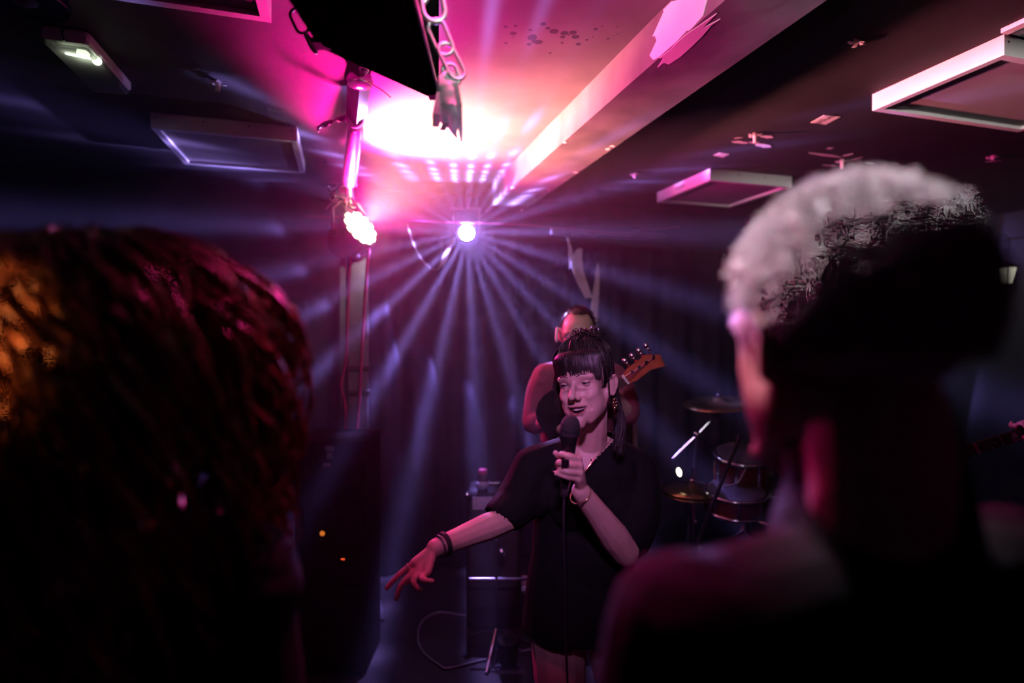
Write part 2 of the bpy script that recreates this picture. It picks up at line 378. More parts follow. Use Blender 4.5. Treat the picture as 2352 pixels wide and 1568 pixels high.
# ---------------------------------------------------------------- black backdrop curtain
def curtain(u0, u1, v, name, label, seed):
    rd = random.Random(seed); n = 260; cols = []
    ph = [rd.random()*6 for _ in range(4)]
    for i in range(n+1):
        u = u0+(u1-u0)*i/n
        w_ = .028*math.sin(u*19+ph[0]+1.6*math.sin(u*3.1+ph[1]))+.012*math.sin(u*43+ph[2])
        cols.append((u, v+w_))
    vs = []; fs = []; zs = [.02, .8, 1.6, 2.3]
    for (u, vv) in cols:
        for z in zs: vs.append(R(u, vv, z))
        for z in zs: vs.append(R(u, vv+.004, z))
    k = len(zs); K = 2*k
    for i in range(n):
        for j in range(k-1):
            a = i*K+j; b = (i+1)*K+j; fs.append((a, b, b+1, a+1)); fs.append((a+k, a+k+1, b+k+1, b+k))
        fs.append((i*K+k-1, (i+1)*K+k-1, (i+1)*K+2*k-1, i*K+2*k-1)); fs.append((i*K, i*K+k, (i+1)*K+k, (i+1)*K))
    return tag(MB().add(vs, fs).build(name, 'curtain', smooth=True), label, 'curtain', 'backdrop curtains')
curtain(.06, 1.9, 3.9, 'backdrop_curtain', 'dark navy curtain hanging behind the bass player and the starburst light', 1)
curtain(1.93, 4.9, 3.9, 'backdrop_curtain', 'dark curtain hanging behind the drum kit', 2)
# ---------------------------------------------------------------- effect light with its gobo
FX = Q(1072, 534, 3.72)
def effect_light():
    o = thing('effect_light', 'round white starburst effect light glowing at the back of the stage', 'stage light', FX+Vector((0, 0, -.12)))
    ax = (Vector((0.1, 0, 1.75))-FX).normalized()
    MB().lathe(FX-ax*.02, -ax, [(0, .062), (.01, .07), (.05, .075), (.14, .07), (.17, .045)], 24).build('lamp_body', 'black', o, 'auto')
    MB().lathe(FX-ax*.012, ax, [(-.008, .049), (.0, .049), (.006, .03), (.008, .01)], 32).build('lens', 'fxlens', o, True)
    mb = MB(); sd = Vector((1, 0, 0))
    c = FX-ax*.1
    mb.tube([c-sd*.085, c-sd*.09+Vector((0, 0, .16)), c+sd*.09+Vector((0, 0, .16)), c+sd*.085], .007, 6); mb.build('yoke', 'dsteel', o)
    MB().cyl(c+Vector((0, 0, .16)), (c.x, c.y, HC-.001), .012).build('hanger', 'dsteel', o)
    pos = FX+ax*.03
    L = lamp('beam_source', 'POINT', pos, 110, (.36, .26, 1.0), parent=o, shadow_soft_size=.012)
    d = L.data; d.use_nodes = True; nt = d.node_tree; em = nt.nodes['Emission']
    N = nt.nodes.new; K = nt.links.new
    geo = N('ShaderNodeNewGeometry')
    ex = ax.cross(Vector((0, 0, 1))).normalized(); ey = ex.cross(ax)
    def dot(v):
        n = N('ShaderNodeVectorMath'); n.operation = 'DOT_PRODUCT'; n.inputs[1].default_value = v; K(geo.outputs['Incoming'], n.inputs[0]); return n.outputs['Value']
    def mth(op, a, b=None, c2=None):
        n = N('ShaderNodeMath'); n.operation = op
        for i, x in enumerate((a, b, c2)):
            if x is None: continue
            if isinstance(x, (int, float)): n.inputs[i].default_value = x
            else: K(x, n.inputs[i])
        return n.outputs[0]
    dx, dy, dz = dot(ex), dot(ey), dot(ax)
    phi = mth('ARCTAN2', dy, dx); th = mth('ARCCOSINE', dz)
    ringi = mth('MULTIPLY', th, 1/math.radians(11.5)); rfl = mth('FLOOR', ringi)
    rc = mth('COSINE', mth('MULTIPLY', ringi, 2*math.pi))            # -1 in the middle of a ring
    ringm = mth('POWER', mth('MULTIPLY_ADD', rc, -.5, .5), 4.0)
    nph = mth('MULTIPLY', phi, 24.0)
    ray = mth('POWER', mth('MULTIPLY_ADD', mth('COSINE', mth('ADD', nph, mth('MULTIPLY', mth('SINE', mth('MULTIPLY', phi, 3.0)), .9))), .5, .5), 5.0)
    nz = N('ShaderNodeTexNoise'); nz.inputs['Scale'].default_value = 3.0; nz.noise_dimensions = '1D'
    K(phi, nz.inputs['W'])
    amp = mth('MULTIPLY_ADD', nz.outputs['Fac'], 1.6, .1)
    dots = mth('MULTIPLY', mth('MULTIPLY', ray, ringm), 7.5)
    t75 = mth('SUBTRACT', th, math.radians(74)); g1 = mth('POWER', 2.718, mth('MULTIPLY', mth('MULTIPLY', t75, t75), -1/math.radians(26)**2))
    g0 = mth('POWER', 2.718, mth('MULTIPLY', mth('MULTIPLY', th, th), -1/math.radians(22)**2)); nar = mth('MULTIPLY_ADD', g0, .7, g1)
    wz = dot(Vector((0, 0, 1))); low = mth('MULTIPLY_ADD', mth('GREATER_THAN', wz, .12), -.7, 1.0)
    nar = mth('MULTIPLY', nar, low)
    fan = mth('MULTIPLY', mth('MULTIPLY', mth('MULTIPLY', ray, amp), nar), 4.6)
    front = mth('MULTIPLY_ADD', mth('GREATER_THAN', dz, -.12), 1.0, 0.0)
    tot = mth('MULTIPLY', mth('ADD', mth('ADD', dots, fan), .15), front)
    K(tot, em.inputs['Strength'])
    return o
effect_light()
# ---------------------------------------------------------------- amber LED par
PAR = Q(824, 526, 3.0)
PN = Vector((.76, -.44, .46)).normalized()
def par_can():
    o = thing('par_light', 'amber LED par can glaring on the hanging bracket', 'stage light', PAR-Vector((0, 0, .13)))
    MB().lathe(PAR+PN*.0, -PN, [(-.012, .108), (0, .112), (.02, .112), (.03, .1), (.10, .098), (.17, .075), (.2, .05)], 28).build('lamp_body', 'black', o, 'auto')
    x = PN.cross(Vector((0, 0, 1))).normalized(); y = PN.cross(x)
    spots = [(0, 0)]+[(.042*math.cos(a*math.pi/3), .042*math.sin(a*math.pi/3)) for a in range(6)]+[(.082*math.cos((a+.5)*math.pi/6), .082*math.sin((a+.5)*math.pi/6)) for a in range(12)]
    for a, b in spots:
        MB().lathe(PAR+PN*.014+x*a+y*b, PN, [(-.004, .0185), (.004, .0185), (.01, .013), (.013, .004)], 10).build('led_lens', 'parled', o, True)
    mb = MB(); c = PAR-PN*.07
    top = c+Vector((0, 0, .19)); 
    mb.tube([c+x*.118, c+x*.122+Vector((0, 0, .13)), top+x*.05, top-x*.05, c-x*.122+Vector((0, 0, .13)), c-x*.118], .008, 6); mb.build('yoke', 'dsteel', o)
    for sgn in (-1, 1): MB().lathe(c+x*.112*sgn, x*sgn, [(0, .02), (.02, .02), (.026, .014)], 10).build('clamp_knob', 'black', o)
    rx = x*.0
    lamp('amber_leds', 'SPOT', PAR+PN*.035, 1700, (1.0, .42, .18), PAR+Vector((.54, -.20, .56)), parent=o, spot_size=math.radians(88), spot_blend=1.0, shadow_soft_size=.05)
    lamp('amber_spill', 'SPOT', PAR+PN*.03, 280, (1.0, .44, .24), (1.9, 1.95, 2.50), parent=o, spot_size=math.radians(42), spot_blend=.8, shadow_soft_size=.04)
    lamp('magenta_leds', 'SPOT', PAR+PN*.03, 760, (1.0, .0, .33), PAR+Vector((.66, -.42, .66)), parent=o, spot_size=math.radians(130), spot_blend=.6, shadow_soft_size=.05)
    lamp('magenta_spill', 'SPOT', PAR+PN*.03, 190, (1.0, .01, .30), (.1, 1.4, 1.5), parent=o, spot_size=math.radians(104), spot_blend=.5, shadow_soft_size=.04)
    return o
par_can()
# small violet uplight on the stage floor
def uplight(label, base, tgt, e, col, ang):
    o = thing('floor_uplight', label, 'stage light', base)
    d = (Vector(tgt)-Vector(base)).normalized(); c = Vector(base)+Vector((0, 0, .09))
    MB().lathe(c-d*.06, d, [(0, .03), (.01, .045), (.1, .05), (.125, .05)], 16).build('lamp_body', 'black', o, 'auto')
    MB().lathe(c+d*.055, d, [(0, .044), (.006, .044), (.01, .02)], 16).build('lens', 'blackgl', o)
    MB().tube([Vector(base)+Vector((-.07, 0, .004)), Vector(base)+Vector((-.055, 0, .1)), Vector(base)+Vector((-.055, 0, .1))], .006, 6).build('bracket_arm', 'dsteel', o)
    MB().tube([Vector(base)+Vector((.07, 0, .004)), Vector(base)+Vector((.055, 0, .1)), Vector(base)+Vector((.055, 0, .1))], .006, 6).build('bracket_arm', 'dsteel', o)
    MB().box(Vector(base)+Vector((0, 0, .004)), (.08, .03, .004)).build('base_plate', 'dsteel', o)
    lamp('uplight_source', 'SPOT', c+d*.07, e, col, tgt, parent=o, spot_size=math.radians(ang), spot_blend=.5, shadow_soft_size=.01)
uplight('small black uplight on the stage floor behind the singer', (-.02, 2.75, 0), QC(1120, 180), 30, (.42, .12, 1.0), 4.6)
# ---------------------------------------------------------------- haze
def haze():
    o = MB().boxR(U0+.02, U1-.02, 1.95, V1-.11, .012, HC-.003).build('haze', 'glassy', world=True)
    o.data.materials.clear(); m = bpy.data.materials.new('stage_haze'); m.use_nodes = True; nt = m.node_tree
    nt.nodes.remove(nt.nodes['Principled BSDF']); v = nt.nodes.new('ShaderNodeVolumeScatter')
    v.inputs['Color'].default_value = (.92, .90, 1, 1); v.inputs['Density'].default_value = .03; v.inputs['Anisotropy'].default_value = .3
    nt.links.new(v.outputs[0], nt.nodes['Material Output'].inputs['Volume']); o.data.materials.append(m)
    o['kind'] = 'stuff'; tag(o, 'thin stage haze catching the light beams', 'haze')
haze()
# ---------------------------------------------------------------- emergency light on the ceiling
def emergency():
    u0, u1, v0, v1, z0, z1 = -.935, -.80, 2.17, 2.56, HC-.062, HC-.001
    o = thing('emergency_light', 'slim emergency light with a lit greenish-white lens, upper left', 'light fixture', R((u0+u1)/2, (v0+v1)/2, z0))
    c = R((u0+u1)/2, (v0+v1)/2, (z0+z1)/2+.008)
    MB().bbox(c, ((u1-u0)/2, (v1-v0)/2, .022), .008, RZ).build('housing', 'white', o)
    MB().bbox(R((u0+u1)/2, (v0+v1)/2, z0+.012), ((u1-u0)/2-.006, (v1-v0)/2-.006, .012), .006, RZ).build('diffuser', 'glassy', o)
    MB().tube([R(-.885, 2.235, z0+.006), R(-.83, 2.25, z0+.006)], .008, 8, rnd=True).build('lamp_tube', 'emerg', o, True)
    MB().ell(R(-.815, 2.275, z0+.006), .014).build('bulb', 'emerg', o, True)
    mb = MB(); mb.tube([R(-.87, v0+.004, z1), R(-.873, v0-.004, z1-.02), R(-.868, v0-.003, z0+.014)], .003, 6); mb.build('cable', 'cableblk', o)
    lamp('emergency_glow', 'POINT', R(-.85, 2.26, z0-.02), .1, (.86, 1.0, .72), parent=o, shadow_soft_size=.02)
emergency()
# round dark lamp shade in the upper left corner
o = thing('pendant_shade', 'dark round pendant shade in the upper left corner', 'lamp', Q(55, -22, 1.55)-Vector((0, 0, .034)))
c = Q(55, -22, 1.55)
MB().lathe(c, (0, 0, 1), [(-.03, .09), (-.034, .1), (-.02, .104), (.03, .085), (.07, .04), (.09, .018)], 24).build('shade', 'blackgl', o, 'auto')
MB().cyl(c+Vector((0, 0, .09)), (c.x, c.y, HC-.001), .006).build('cord', 'cableblk', o)
MB().ell(c+Vector((0, 0, -.012)), (.04, .04, .03)).build('bulb', 'glassy', o, True)
# ---------------------------------------------------------------- hanging black speaker with chains
def hung_speaker():
    z = CZ+.62
    def P(px, py): return Q(px, py, F*.62/(770-py))
    A, B = P(1008, 232), P(735, 110); C0 = P(663, 0); D0 = P(948, 0)
    C = B+(C0-B)*2.6; D = A+(D0-A)*1.75
    o = thing('hanging_speaker', 'black loudspeaker cabinet hanging from the ceiling at the top, seen from below', 'speaker', (A+B+C+D)/4)
    poly = [A, B, C, D]; cen = (A+B+C+D)/4
    MB().prism(poly, (0, 0, .3)).build('cabinet', 'flatblack', o)
    gr = [p+(cen-p)*.1+Vector((0, 0, -.004)) for p in poly]
    MB().prism(gr, (0, 0, .0035)).build('bottom_panel', 'flatblack', o)
    for p in (A, B, C, D):
        q = p+(cen-p)*.06
        MB().box(q+Vector((0, 0, .004)), (.016, .016, .006)).build('corner_guard', 'dsteel', o)
    # pale strap along the right edge
    e = (D-A).normalized(); n = Vector((e.y, -e.x, 0)); n = n if n.x > 0 else -n
    MB().ribbon([A+n*.004+Vector((0, 0, .006)), D+n*.004+Vector((0, 0, .006))], .012, (0, 0, 1), .002).build('strap', 'steel', o)
    mb = MB(); L0 = Q(690, 55, 1.3); L1 = Q(712, 100, 1.3); d = (L1-L0)
    mb.link(Q(688, 48, 1.3), d, (1, 0, .3), .06, .03, .0035); mb.build('shackle', 'dsteel', o, True)
    MB().link(Q(713, 98, 1.3), d, (.2, 1, 0), .05, .026, .0035).build('shackle', 'dsteel', o, True)
    hz = HC-.001
    for p in (B, D):
        q = p+(cen-p)*.15
        MB().cyl(q+Vector((0, 0, .29)), (q.x, q.y, hz), .006).build('hanging_rod', 'dsteel', o)
    return A
SPA = hung_speaker()
def chain():
    d = 1.16
    pts = [(962, -62), (985, 0-2), (1012, 84), (1034, 142)]
    o = thing('hanging_chain', 'galvanised chain with a taped end dangling beside the black hanging speaker', 'chain', Q(1030, 300, d))
    c = [Q(*p, d) for p in pts]
    specs = [((938, -60), (962, 6), (1, 0, 0)), ((985, -40), (1000, 44), (1, .2, 0)), ((998, 52), (1026, 120), (1, .1, 0)), ((1020, 106), (1054, 176), (1, .35, 0))]
    for i, (a, b, s) in enumerate(specs):
        A = Q(*a, d); B = Q(*b, d); big = i < 2
        MB().link((A+B)/2, B-A, s, (B-A).length+.012, .034 if not big else .045, .0042 if not big else .0058).build('chain_link', 'steel', o, True)
    MB().link(Q(940, -30, d), (0, 0, 1), (1, .2, 0), .09, .05, .006).build('chain_link', 'steel', o, True)
    A = Q(1030, 155, d); mb = MB()
    mb.link(Q(1036, 172, d), Vector((.35, 0, -1)), (1, .2, 0), .045, .03, .005); mb.build('snap_hook', 'steel', o, True)
    # bundle of pale tape
    mb = MB(); rd = random.Random(4)
    path = spline([Q(1030, 168, d), Q(1026, 200, d), Q(1030, 240, d), Q(1036, 280, d), Q(1050, 318, d)], 5)
    w = [.013, .017, .019, .02, .021, .022, .022, .023, .023, .022, .023, .023, .022, .021, .02, .017, .014, .011, .008, .005, .002]
    mb.tube(path, w[:len(path)], 9, flat=.6)
    vs = mb.v
    for i, p in enumerate(vs): vs[i] = Vector(p)+Vector((noise.noise(Vector(p)*90), noise.noise(Vector(p)*90+Vector((9, 0, 0))), noise.noise(Vector(p)*60)))*.006
    mb.build('tape_bundle', 'tape', o, 'auto')
    MB().ribbon([Q(1010, 212, d-.01), Q(1004, 262, d-.012), Q(1000, 292, d-.006)], [.012, .02, .014], (1, .3, 0), .0006).build('tape_tail', 'tape', o)
    MB().ribbon([Q(1048, 190, d-.012), Q(1055, 240, d-.012), Q(1058, 300, d), Q(1060, 326, d)], [.008, .012, .01, .003], (1, -.3, 0), .0006).build('tape_tail', 'tape', o)
    MB().ribbon([Q(1022, 262, d-.022), Q(1024, 282, d-.02), Q(1016, 300, d-.012)], [.012, .014, .012], (1, .1, 0), .0006).build('tape_tail', 'tape', o)
chain()
# ---------------------------------------------------------------- hanging pipe that carries the par
def pipe():
    o = thing('hanging_pipe', 'sloping steel pipe bracket hanging from the ceiling above the amber stage lamp', 'bracket', Q(800, 430, 2.95))
    a, b, c = Q(826, 172, 2.14), Q(818, 275, 2.42), Q(802, 418, 2.93)
    MB().tube([a, b], [.045, .042], 4, up=(0, 0, 1)).build('upper_bar', 'dsteel', o)
    MB().tube([b+(c-b)*.06, b+(c-b)*.12, c], [.026, .036, .036], 14).build('pipe', 'steel', o, 'auto')
    n = Vector((0, -1, -.25)).normalized()
    MB().lathe(b-n*.02+Vector((0, -.02, 0)), n, [(0, .04), (.03, .04), (.034, .036)], 20).build('joint_washer', 'tape', o, 'auto')
    MB().lathe(b+n*.016+Vector((0, -.02, 0)), n, [(0, .014), (.014, .014), (.018, .008)], 6).build('joint_bolt', 'dsteel', o)
    MB().lathe(a+Vector((0, 0, -.02)), (0, 0, 1), [(-.03, .02), (-.02, .045), (0, .05), (.02, .04), (.033, .03)], 12).build('top_clamp', 'chrome', o, 'auto')
    MB().tube([a+Vector((.02, -.03, .01)), a+Vector((.03, -.05, .0))], .02, 8, rnd=True).build('clamp_bolt', 'chrome', o, True)
    # twisted strap hanging to the left
    s = Q(806, 266, 2.40); pts = spline([s, Q(780, 274, 2.38), Q(750, 284, 2.36), Q(731, 294, 2.35), Q(733, 300, 2.35)], 5); m = len(pts)
    MB().ribbon(pts, .022, [Vector((0, math.cos(i*.5), math.sin(i*.5))) for i in range(m)], .004).build('strap', 'blackgl', o)
    MB().tube(spline([Q(832, 170, 2.12), Q(850, 190, 2.12), Q(876, 206, 2.13), Q(898, 224, 2.14)], 5), .0022, 5).build('loose_wire', 'cable', o)
    MB().tube(spline([Q(815, 300, 2.45), Q(826, 330, 2.56), Q(816, 365, 2.7), Q(812, 400, 2.85), Q(818, 426, 2.95)], 5), .007, 6).build('cable', 'cable', o)
    rd = random.Random(6)
    c2 = Q(790, 452, 2.97)
    for i in range(7):                           # knotted cable ends and tape below the pipe
        p0 = c2+Vector((rd.uniform(-.03, .05), rd.uniform(-.05, .03), rd.uniform(0, .06))); p3 = c2+Vector((rd.uniform(-.08, .05), rd.uniform(-.05, .03), rd.uniform(-.09, .02)))
        p1 = c2+Vector((rd.uniform(-.11, .09), rd.uniform(-.06, .03), rd.uniform(-.05, .09)))
        MB().tube(spline([p0, p1, p3], 6), .008, 6).build('cable_loop', 'cable' if i % 2 else 'cableblk', o, True)
    for i in range(4):
        p = c2+Vector((rd.uniform(-.06, .03), -.04, rd.uniform(-.04, .05)))
        MB().ribbon([p, p+Vector((rd.uniform(-.05, .05), 0, -.03)), p+Vector((rd.uniform(-.06, .06), 0, -.06))], .025, (.5, .2, 1), .001).build('tape_tail', 'tape', o)
    MB().cyl(c, PAR-PN*.07+Vector((0, 0, .185)), .02).build('drop_arm', 'dsteel', o)
pipe()
# ---------------------------------------------------------------- glossy post below the par with two cables
def post():
    cx = Q(822, 900, 3.3); base = Vector((cx.x, cx.y, 0)); ztop = Q(0, 588, 3.3).z
    o = thing('stage_post', 'glossy dark square post standing below the amber stage lamp', 'post', base)
    MB().bbox(base+Vector((0, 0, (ztop+.0)/2)), (.06, .05, ztop/2), .008, RZ).build('post_body', 'post', o)
    MB().box(base+R(-.085, -.02, ztop/2+.02), (.016, .012, ztop/2-.02), RZ).build('side_flange', 'dsteel', o)
    MB().box(base+Vector((0, 0, .008)), (.14, .14, .008), RZ).build('base_plate', 'dsteel', o)
    for z in (CZ-.19, CZ-.33):
        MB().bbox(base+Vector((0, 0, z)), (.066, .056, .016), .004, RZ).build('strap', 'rubber', o)
    MB().cyl(base+Vector((0, 0, ztop-.01)), PAR-PN*.05-Vector((0, 0, .1)), .02).build('spigot', 'dsteel', o)
    o2 = tag(MB().tube(spline([Q(806, 588, 3.235), Q(801, 660, 3.235), Q(797, 780, 3.235), Q(794, 830, 3.235), Q(784, 885, 3.235), Q(793, 930, 3.235), Q(793, 1000, 3.235), Q(790, 1060, 3.235), Q(786, 1400, 3.22)], 6), .0085, 7).build('red_cable', 'cable', smooth=True), 'red cable kinked to the left, running down the glossy post', 'cable', 'cables on the post')
    o3 = tag(MB().tube(spline([Q(848, 570, 3.235), Q(842, 640, 3.235), Q(834, 760, 3.235), Q(829, 850, 3.235), Q(826, 920, 3.235), Q(820, 1010, 3.235), Q(816, 1400, 3.22)], 6), .008, 7).build('red_cable', 'cable', smooth=True), 'straight red cable running down the right side of the glossy post', 'cable', 'cables on the post')
post()
# ---------------------------------------------------------------- string with ribbons along the back wall
def streamers():
    d = 3.66
    tag(MB().tube(spline([Q(700, 496, 3.5), Q(880, 502, 3.55), Q(1000, 509, d), Q(1160, 514, d), Q(1300, 524, d), Q(1420, 534, 3.75), Q(1560, 520, 3.9)], 6), .0022, 5).build('ribbon_string', 'cable'), 'thin string stretched across the stage below the ceiling', 'string')
    tag(MB().ribbon(spline([Q(936, 516, d-.02), Q(950, 560, d-.02), Q(972, 600, d-.02), Q(1000, 620, d-.02), Q(1016, 605, d-.02), Q(1030, 570, d-.02), Q(1044, 545, d-.02)], 6), [.006]*20+[.012, .02, .028, .034, .04, .044, .044, .044, .04, .036, .03, .026, .022, .02, .018, .016, .014], [Vector((.2, 1, 0))]*18+[Vector((.5+.02*i, 1-.04*i, .15)) for i in range(19)], .0008).build('ribbon_loop', 'ribbon', smooth='auto'), 'looped pale ribbon hanging just left of the starburst light', 'ribbon', 'ribbons on the string')
    d = 3.74
    tag(MB().ribbon(spline([Q(1332, 570, d), Q(1324, 600, d), Q(1334, 640, d), Q(1346, 668, d), Q(1352, 684, d)], 5), [.03, .044, .056, .066, .074, .08, .08, .078, .076, .074, .072, .07, .068, .066, .062, .06, .058, .056, .054, .052, .05], (1, .3, .12), .0008).build('hanging_ribbon', 'ribbon'), 'broad pale ribbon hanging above the bass player, ending in mid-air', 'ribbon', 'ribbons on the string')
    tag(MB().ribbon(spline([Q(1373, 605, d), Q(1371, 650, d), Q(1364, 720, d), Q(1366, 760, d)], 6), [.006, .012, .018, .024, .028, .032, .036, .04, .044, .048, .05, .052, .052, .05, .046, .04, .034, .028, .024], (1, .2, 0), .0008).build('hanging_ribbon', 'ribbon'), 'long pale ribbon hanging just right of the bass player head', 'ribbon', 'ribbons on the string')
    tag(MB().ribbon(spline([Q(1304, 546, d), Q(1306, 556, d), Q(1309, 568, d), Q(1312, 600, d), Q(1307, 618, d)], 4), [.014, .014, .015, .016, .016, .017, .018, .02, .022, .026, .03, .03, .026, .02, .014, .01, .006], (1, .3, 0), .0008).build('hanging_ribbon', 'ribbon'), 'short narrow ribbon hanging left of the broad pale ribbon', 'ribbon', 'ribbons on the string')
    # dark rail the ribbons hang from
    o = tag(MB().bbox(Q(1400, 538, 3.79), (.42, .02, .022), .005, RZ).build('curtain_rail', 'dsteel'), 'dark curtain rail above the hanging ribbons', 'rail')
    for px in (1300, 1332, 1373): MB().tube([Q(px, 532, 3.77), Q(px, 548, 3.74)], .006, 6).build('clip', 'chrome', o)
streamers()
# ---------------------------------------------------------------- stickers, hooks and scraps on the ceiling
def sticker(label, pts, txt=None):
    c = [QC(*p) for p in pts]; o = thing('ceiling_sticker', label, 'sticker', sum(c, Vector())/4-Vector((0, 0, .002)))
    MB().prism([p-Vector((0, 0, .0022)) for p in c], (0, 0, .0016)).build('sheet', 'paper', o)
    if txt:
        xd = (c[1]-c[0]); yd = (c[3]-c[0])
        place_text('lettering', txt, .05, sum(c, Vector())/4+Vector((0, 0, -.0024)), -R(0, 1, 0)+Vector((0, 0, 0)), R(1, 0, 0), 'ink', o)
sticker('pale sticker with scrawled letters on the ceiling, left of the bright white panel', [(1862, 281), (1893, 264), (1931, 267), (1897, 285)], 'Suysa')
sticker('small pinkish blank sticker on the ceiling beside the panel with lettering', [(1639, 356), (1653, 350), (1676, 353), (1660, 361)])
def scrap_hook(label, hook, scraps, seed, drop=.06):
    c = QC(*hook); o = thing('ceiling_hook', label, 'hook', c-Vector((0, 0, drop)), 'hooks with torn scraps on the ceiling')
    MB().tube([c-Vector((0, 0, .001)), c-Vector((0, 0, drop*.8))], [.011, .008], 8).build('shank', 'paper', o)
    mb = MB(); rd = random.Random(seed)
    for k in range(5):
        a = k*1.3+rd.random(); mb.ribbon([c-Vector((0, 0, .004)), c+Vector((.02*math.cos(a), .02*math.sin(a), -.012)), c+Vector((.034*math.cos(a), .034*math.sin(a), -.008))], [.012, .014, .006], (-math.sin(a), math.cos(a), .2), .001)
    mb.build('torn_collar', 'paper', o)
    for i, (a, b, w) in enumerate(scraps):
        A, B = QC(*a), QC(*b); dr = (B-A); sd = Vector((0, 0, 1)).cross(dr).normalized(); n = 7; vs = []
        off = Vector((0, 0, -.001))
        poly = [A+dr*(k/n)+sd*w*(.5+.5*rd.random())*math.sin(math.pi*(k+.6)/(n+1.2)) for k in range(n+1)]+[A+dr*(k/n)-sd*w*(.5+.5*rd.random())*math.sin(math.pi*(k+.6)/(n+1.2)) for k in range(n, -1, -1)]
        MB().prism([p+off-Vector((0, 0, .0014)) for p in poly], (0, 0, .0012)).build('torn_scrap', 'paper', o)
scrap_hook('hook with torn paper scraps on the ceiling, left of the pale lettered sticker', (1734, 306), [((1681, 324), (1718, 328), .02), ((1686, 317), (1707, 315), .008), ((1720, 326), (1744, 327), .014), ((1736, 330), (1770, 337), .03), ((1746, 312), (1776, 315), .02)], 1)
scrap_hook('hook with a long torn strip on the ceiling, above the grey-haired man', (1934, 366), [((1858, 350), (1932, 361), .018), ((1898, 341), (1914, 339), .014), ((1935, 358), (1960, 352), .012), ((1953, 367), (1982, 360), .008), ((1888, 378), (1924, 381), .012), ((1988, 373), (2008, 376), .008)], 2, .07)
scrap_hook('small pale hook on the dark ceiling, at the far right above the man', (2280, 357), [((2263, 371), (2300, 368), .014)], 3, .03)
scrap_hook('tiny hook on the ceiling right of the beam, near the panel with lettering', (1458, 397), [((1452, 398), (1465, 398), .012)], 5, .04)
scrap_hook('tiny hook on the dark ceiling, just above the square panel at left', (500, 186), [((490, 185), (508, 189), .02)], 6, .05)
scrap_hook('tiny pale hook on the ceiling between the beam and the bright white panel', (1969, 92), [((1966, 93), (1972, 95), .006)], 7, .01)
# ---------------------------------------------------------------- wall lantern at far right
def lantern():
    c = Q(2308, 630, 4.3)
    o = thing('wall_lantern', 'small lit lantern with pale panes on a wire bracket, far right', 'lantern', c-Vector((0, 0, .1)))
    for k in range(6):
        a = k*math.pi/3; b = a+math.pi/3; f = lambda a, r, z: c+Vector((r*math.cos(a), r*math.sin(a), z))
        a += .08; b -= .08
        MB().prism([f(a, .04, -.07), f(b, .04, -.07), f(b, .07, .045), f(a, .07, .045)], -f((a+b)/2, .004, 0)+c).build('pane', 'lantern', o)
        MB().cyl(f(k*math.pi/3, .042, -.075), f(k*math.pi/3, .074, .05), .004, n=6).build('glazing_bar', 'black', o)
    MB().lathe(c, (0, 0, 1), [(.048, .085), (.055, .085), (.09, .03), (.1, .01)], 12).build('roof_cap', 'black', o)
    MB().lathe(c, (0, 0, -1), [(.07, .045), (.08, .04), (.11, .006)], 12).build('finial', 'black', o)
    MB().tube(spline([c+Vector((0, 0, .1)), c+Vector((.02, .0, .2)), c+Vector((.03, .02, .29)), c+Vector((-.06, .1, .31)), c+Vector((-.1, .55, .3))], 5), .007, 6).build('wire_bracket', 'dsteel', o)
    lamp('lantern_source', 'POINT', c+Vector((0, -.12, -.02)), .12, (1, .94, .75), parent=o, shadow_soft_size=.03)
lantern()
# ---------------------------------------------------------------- drum kit
def chrome_lugs(mb_parent, c, ax, r, n, L, ph=0):
    ax = Vector(ax).normalized(); x = ax.orthogonal().normalized(); y = ax.cross(x)
    for k in range(n):
        a = ph+2*math.pi*k/n; q = Vector(c)+(x*math.cos(a)+y*math.sin(a))*(r+.006)
        MB().tube([q-ax*L*.3, q-ax*L*.12, q+ax*L*.12, q+ax*L*.3], [.006, .011, .011, .006], 7).add(*(lambda m: (m.v, m.f))(MB().cyl(q-ax*L*.5, q+ax*L*.5, .0032, n=6))).build('tension_lug', 'chrome', mb_parent, 'auto')
def drum(name, label, c, ax, r, L, n, ph=0, group=None):
    o = thing(name, label, 'drum', Vector(c)-Vector((0, 0, r if abs(Vector(ax).normalized().z) < .5 else L/2)))
    ax = Vector(ax).normalized()
    MB().lathe(c, ax, [(-L/2, r-.004), (-L/2, r), (L/2, r), (L/2, r-.004)], 36).build('shell', 'drum', o, 'auto')
    for s in (-1, 1):
        MB().lathe(Vector(c)+ax*s*L/2, ax*s, [(-.002, r-.002), (.004, r-.002), (.006, r-.02)], 36).build('drumhead', 'drumhead', o, 'auto')
        MB().torus(Vector(c)+ax*s*(L/2-.004), ax, r+.009, .009, 40, 8).build('hoop', 'chrome', o, True)
    chrome_lugs(o, c, ax, r, n, L, ph)
    return o
D = 3.05
bc = Q(1800, 1265, 3.12)
bax = Vector((-.55, -.83, 0.0))
o = drum('bass_drum', 'dark red bass drum standing on its side at the back right', Vector((bc.x, bc.y, .33)), bax, .28, .36, 10, .3)
for s in (-1, 1):
    x = bax.normalized().cross(Vector((0, 0, 1))); p = Vector((bc.x, bc.y, .12))+bax.normalized()*.1+x*.24*s
    MB().cyl(p, Vector((p.x, p.y, 0))+x*.08*s+bax.normalized()*.05, .008).build('spur', 'chrome', o)
drum('rack_tom', 'rack tom drum with chrome lugs behind the mic stand pole', Q(1705, 1082, 3.0), (-.05, -.22, 1), .135, .2, 8, .2)
drum('snare_drum', 'shallow dark snare drum below the rack tom', Q(1690, 1148, 2.86), (-.03, -.12, 1), .14, .1, 8, .5)
drum('floor_tom', 'red lacquer floor tom with a chrome rim at the man shoulder', Q(1776, 1196, 2.8), (-.1, -.25, 1), .12, .115, 6, .15)
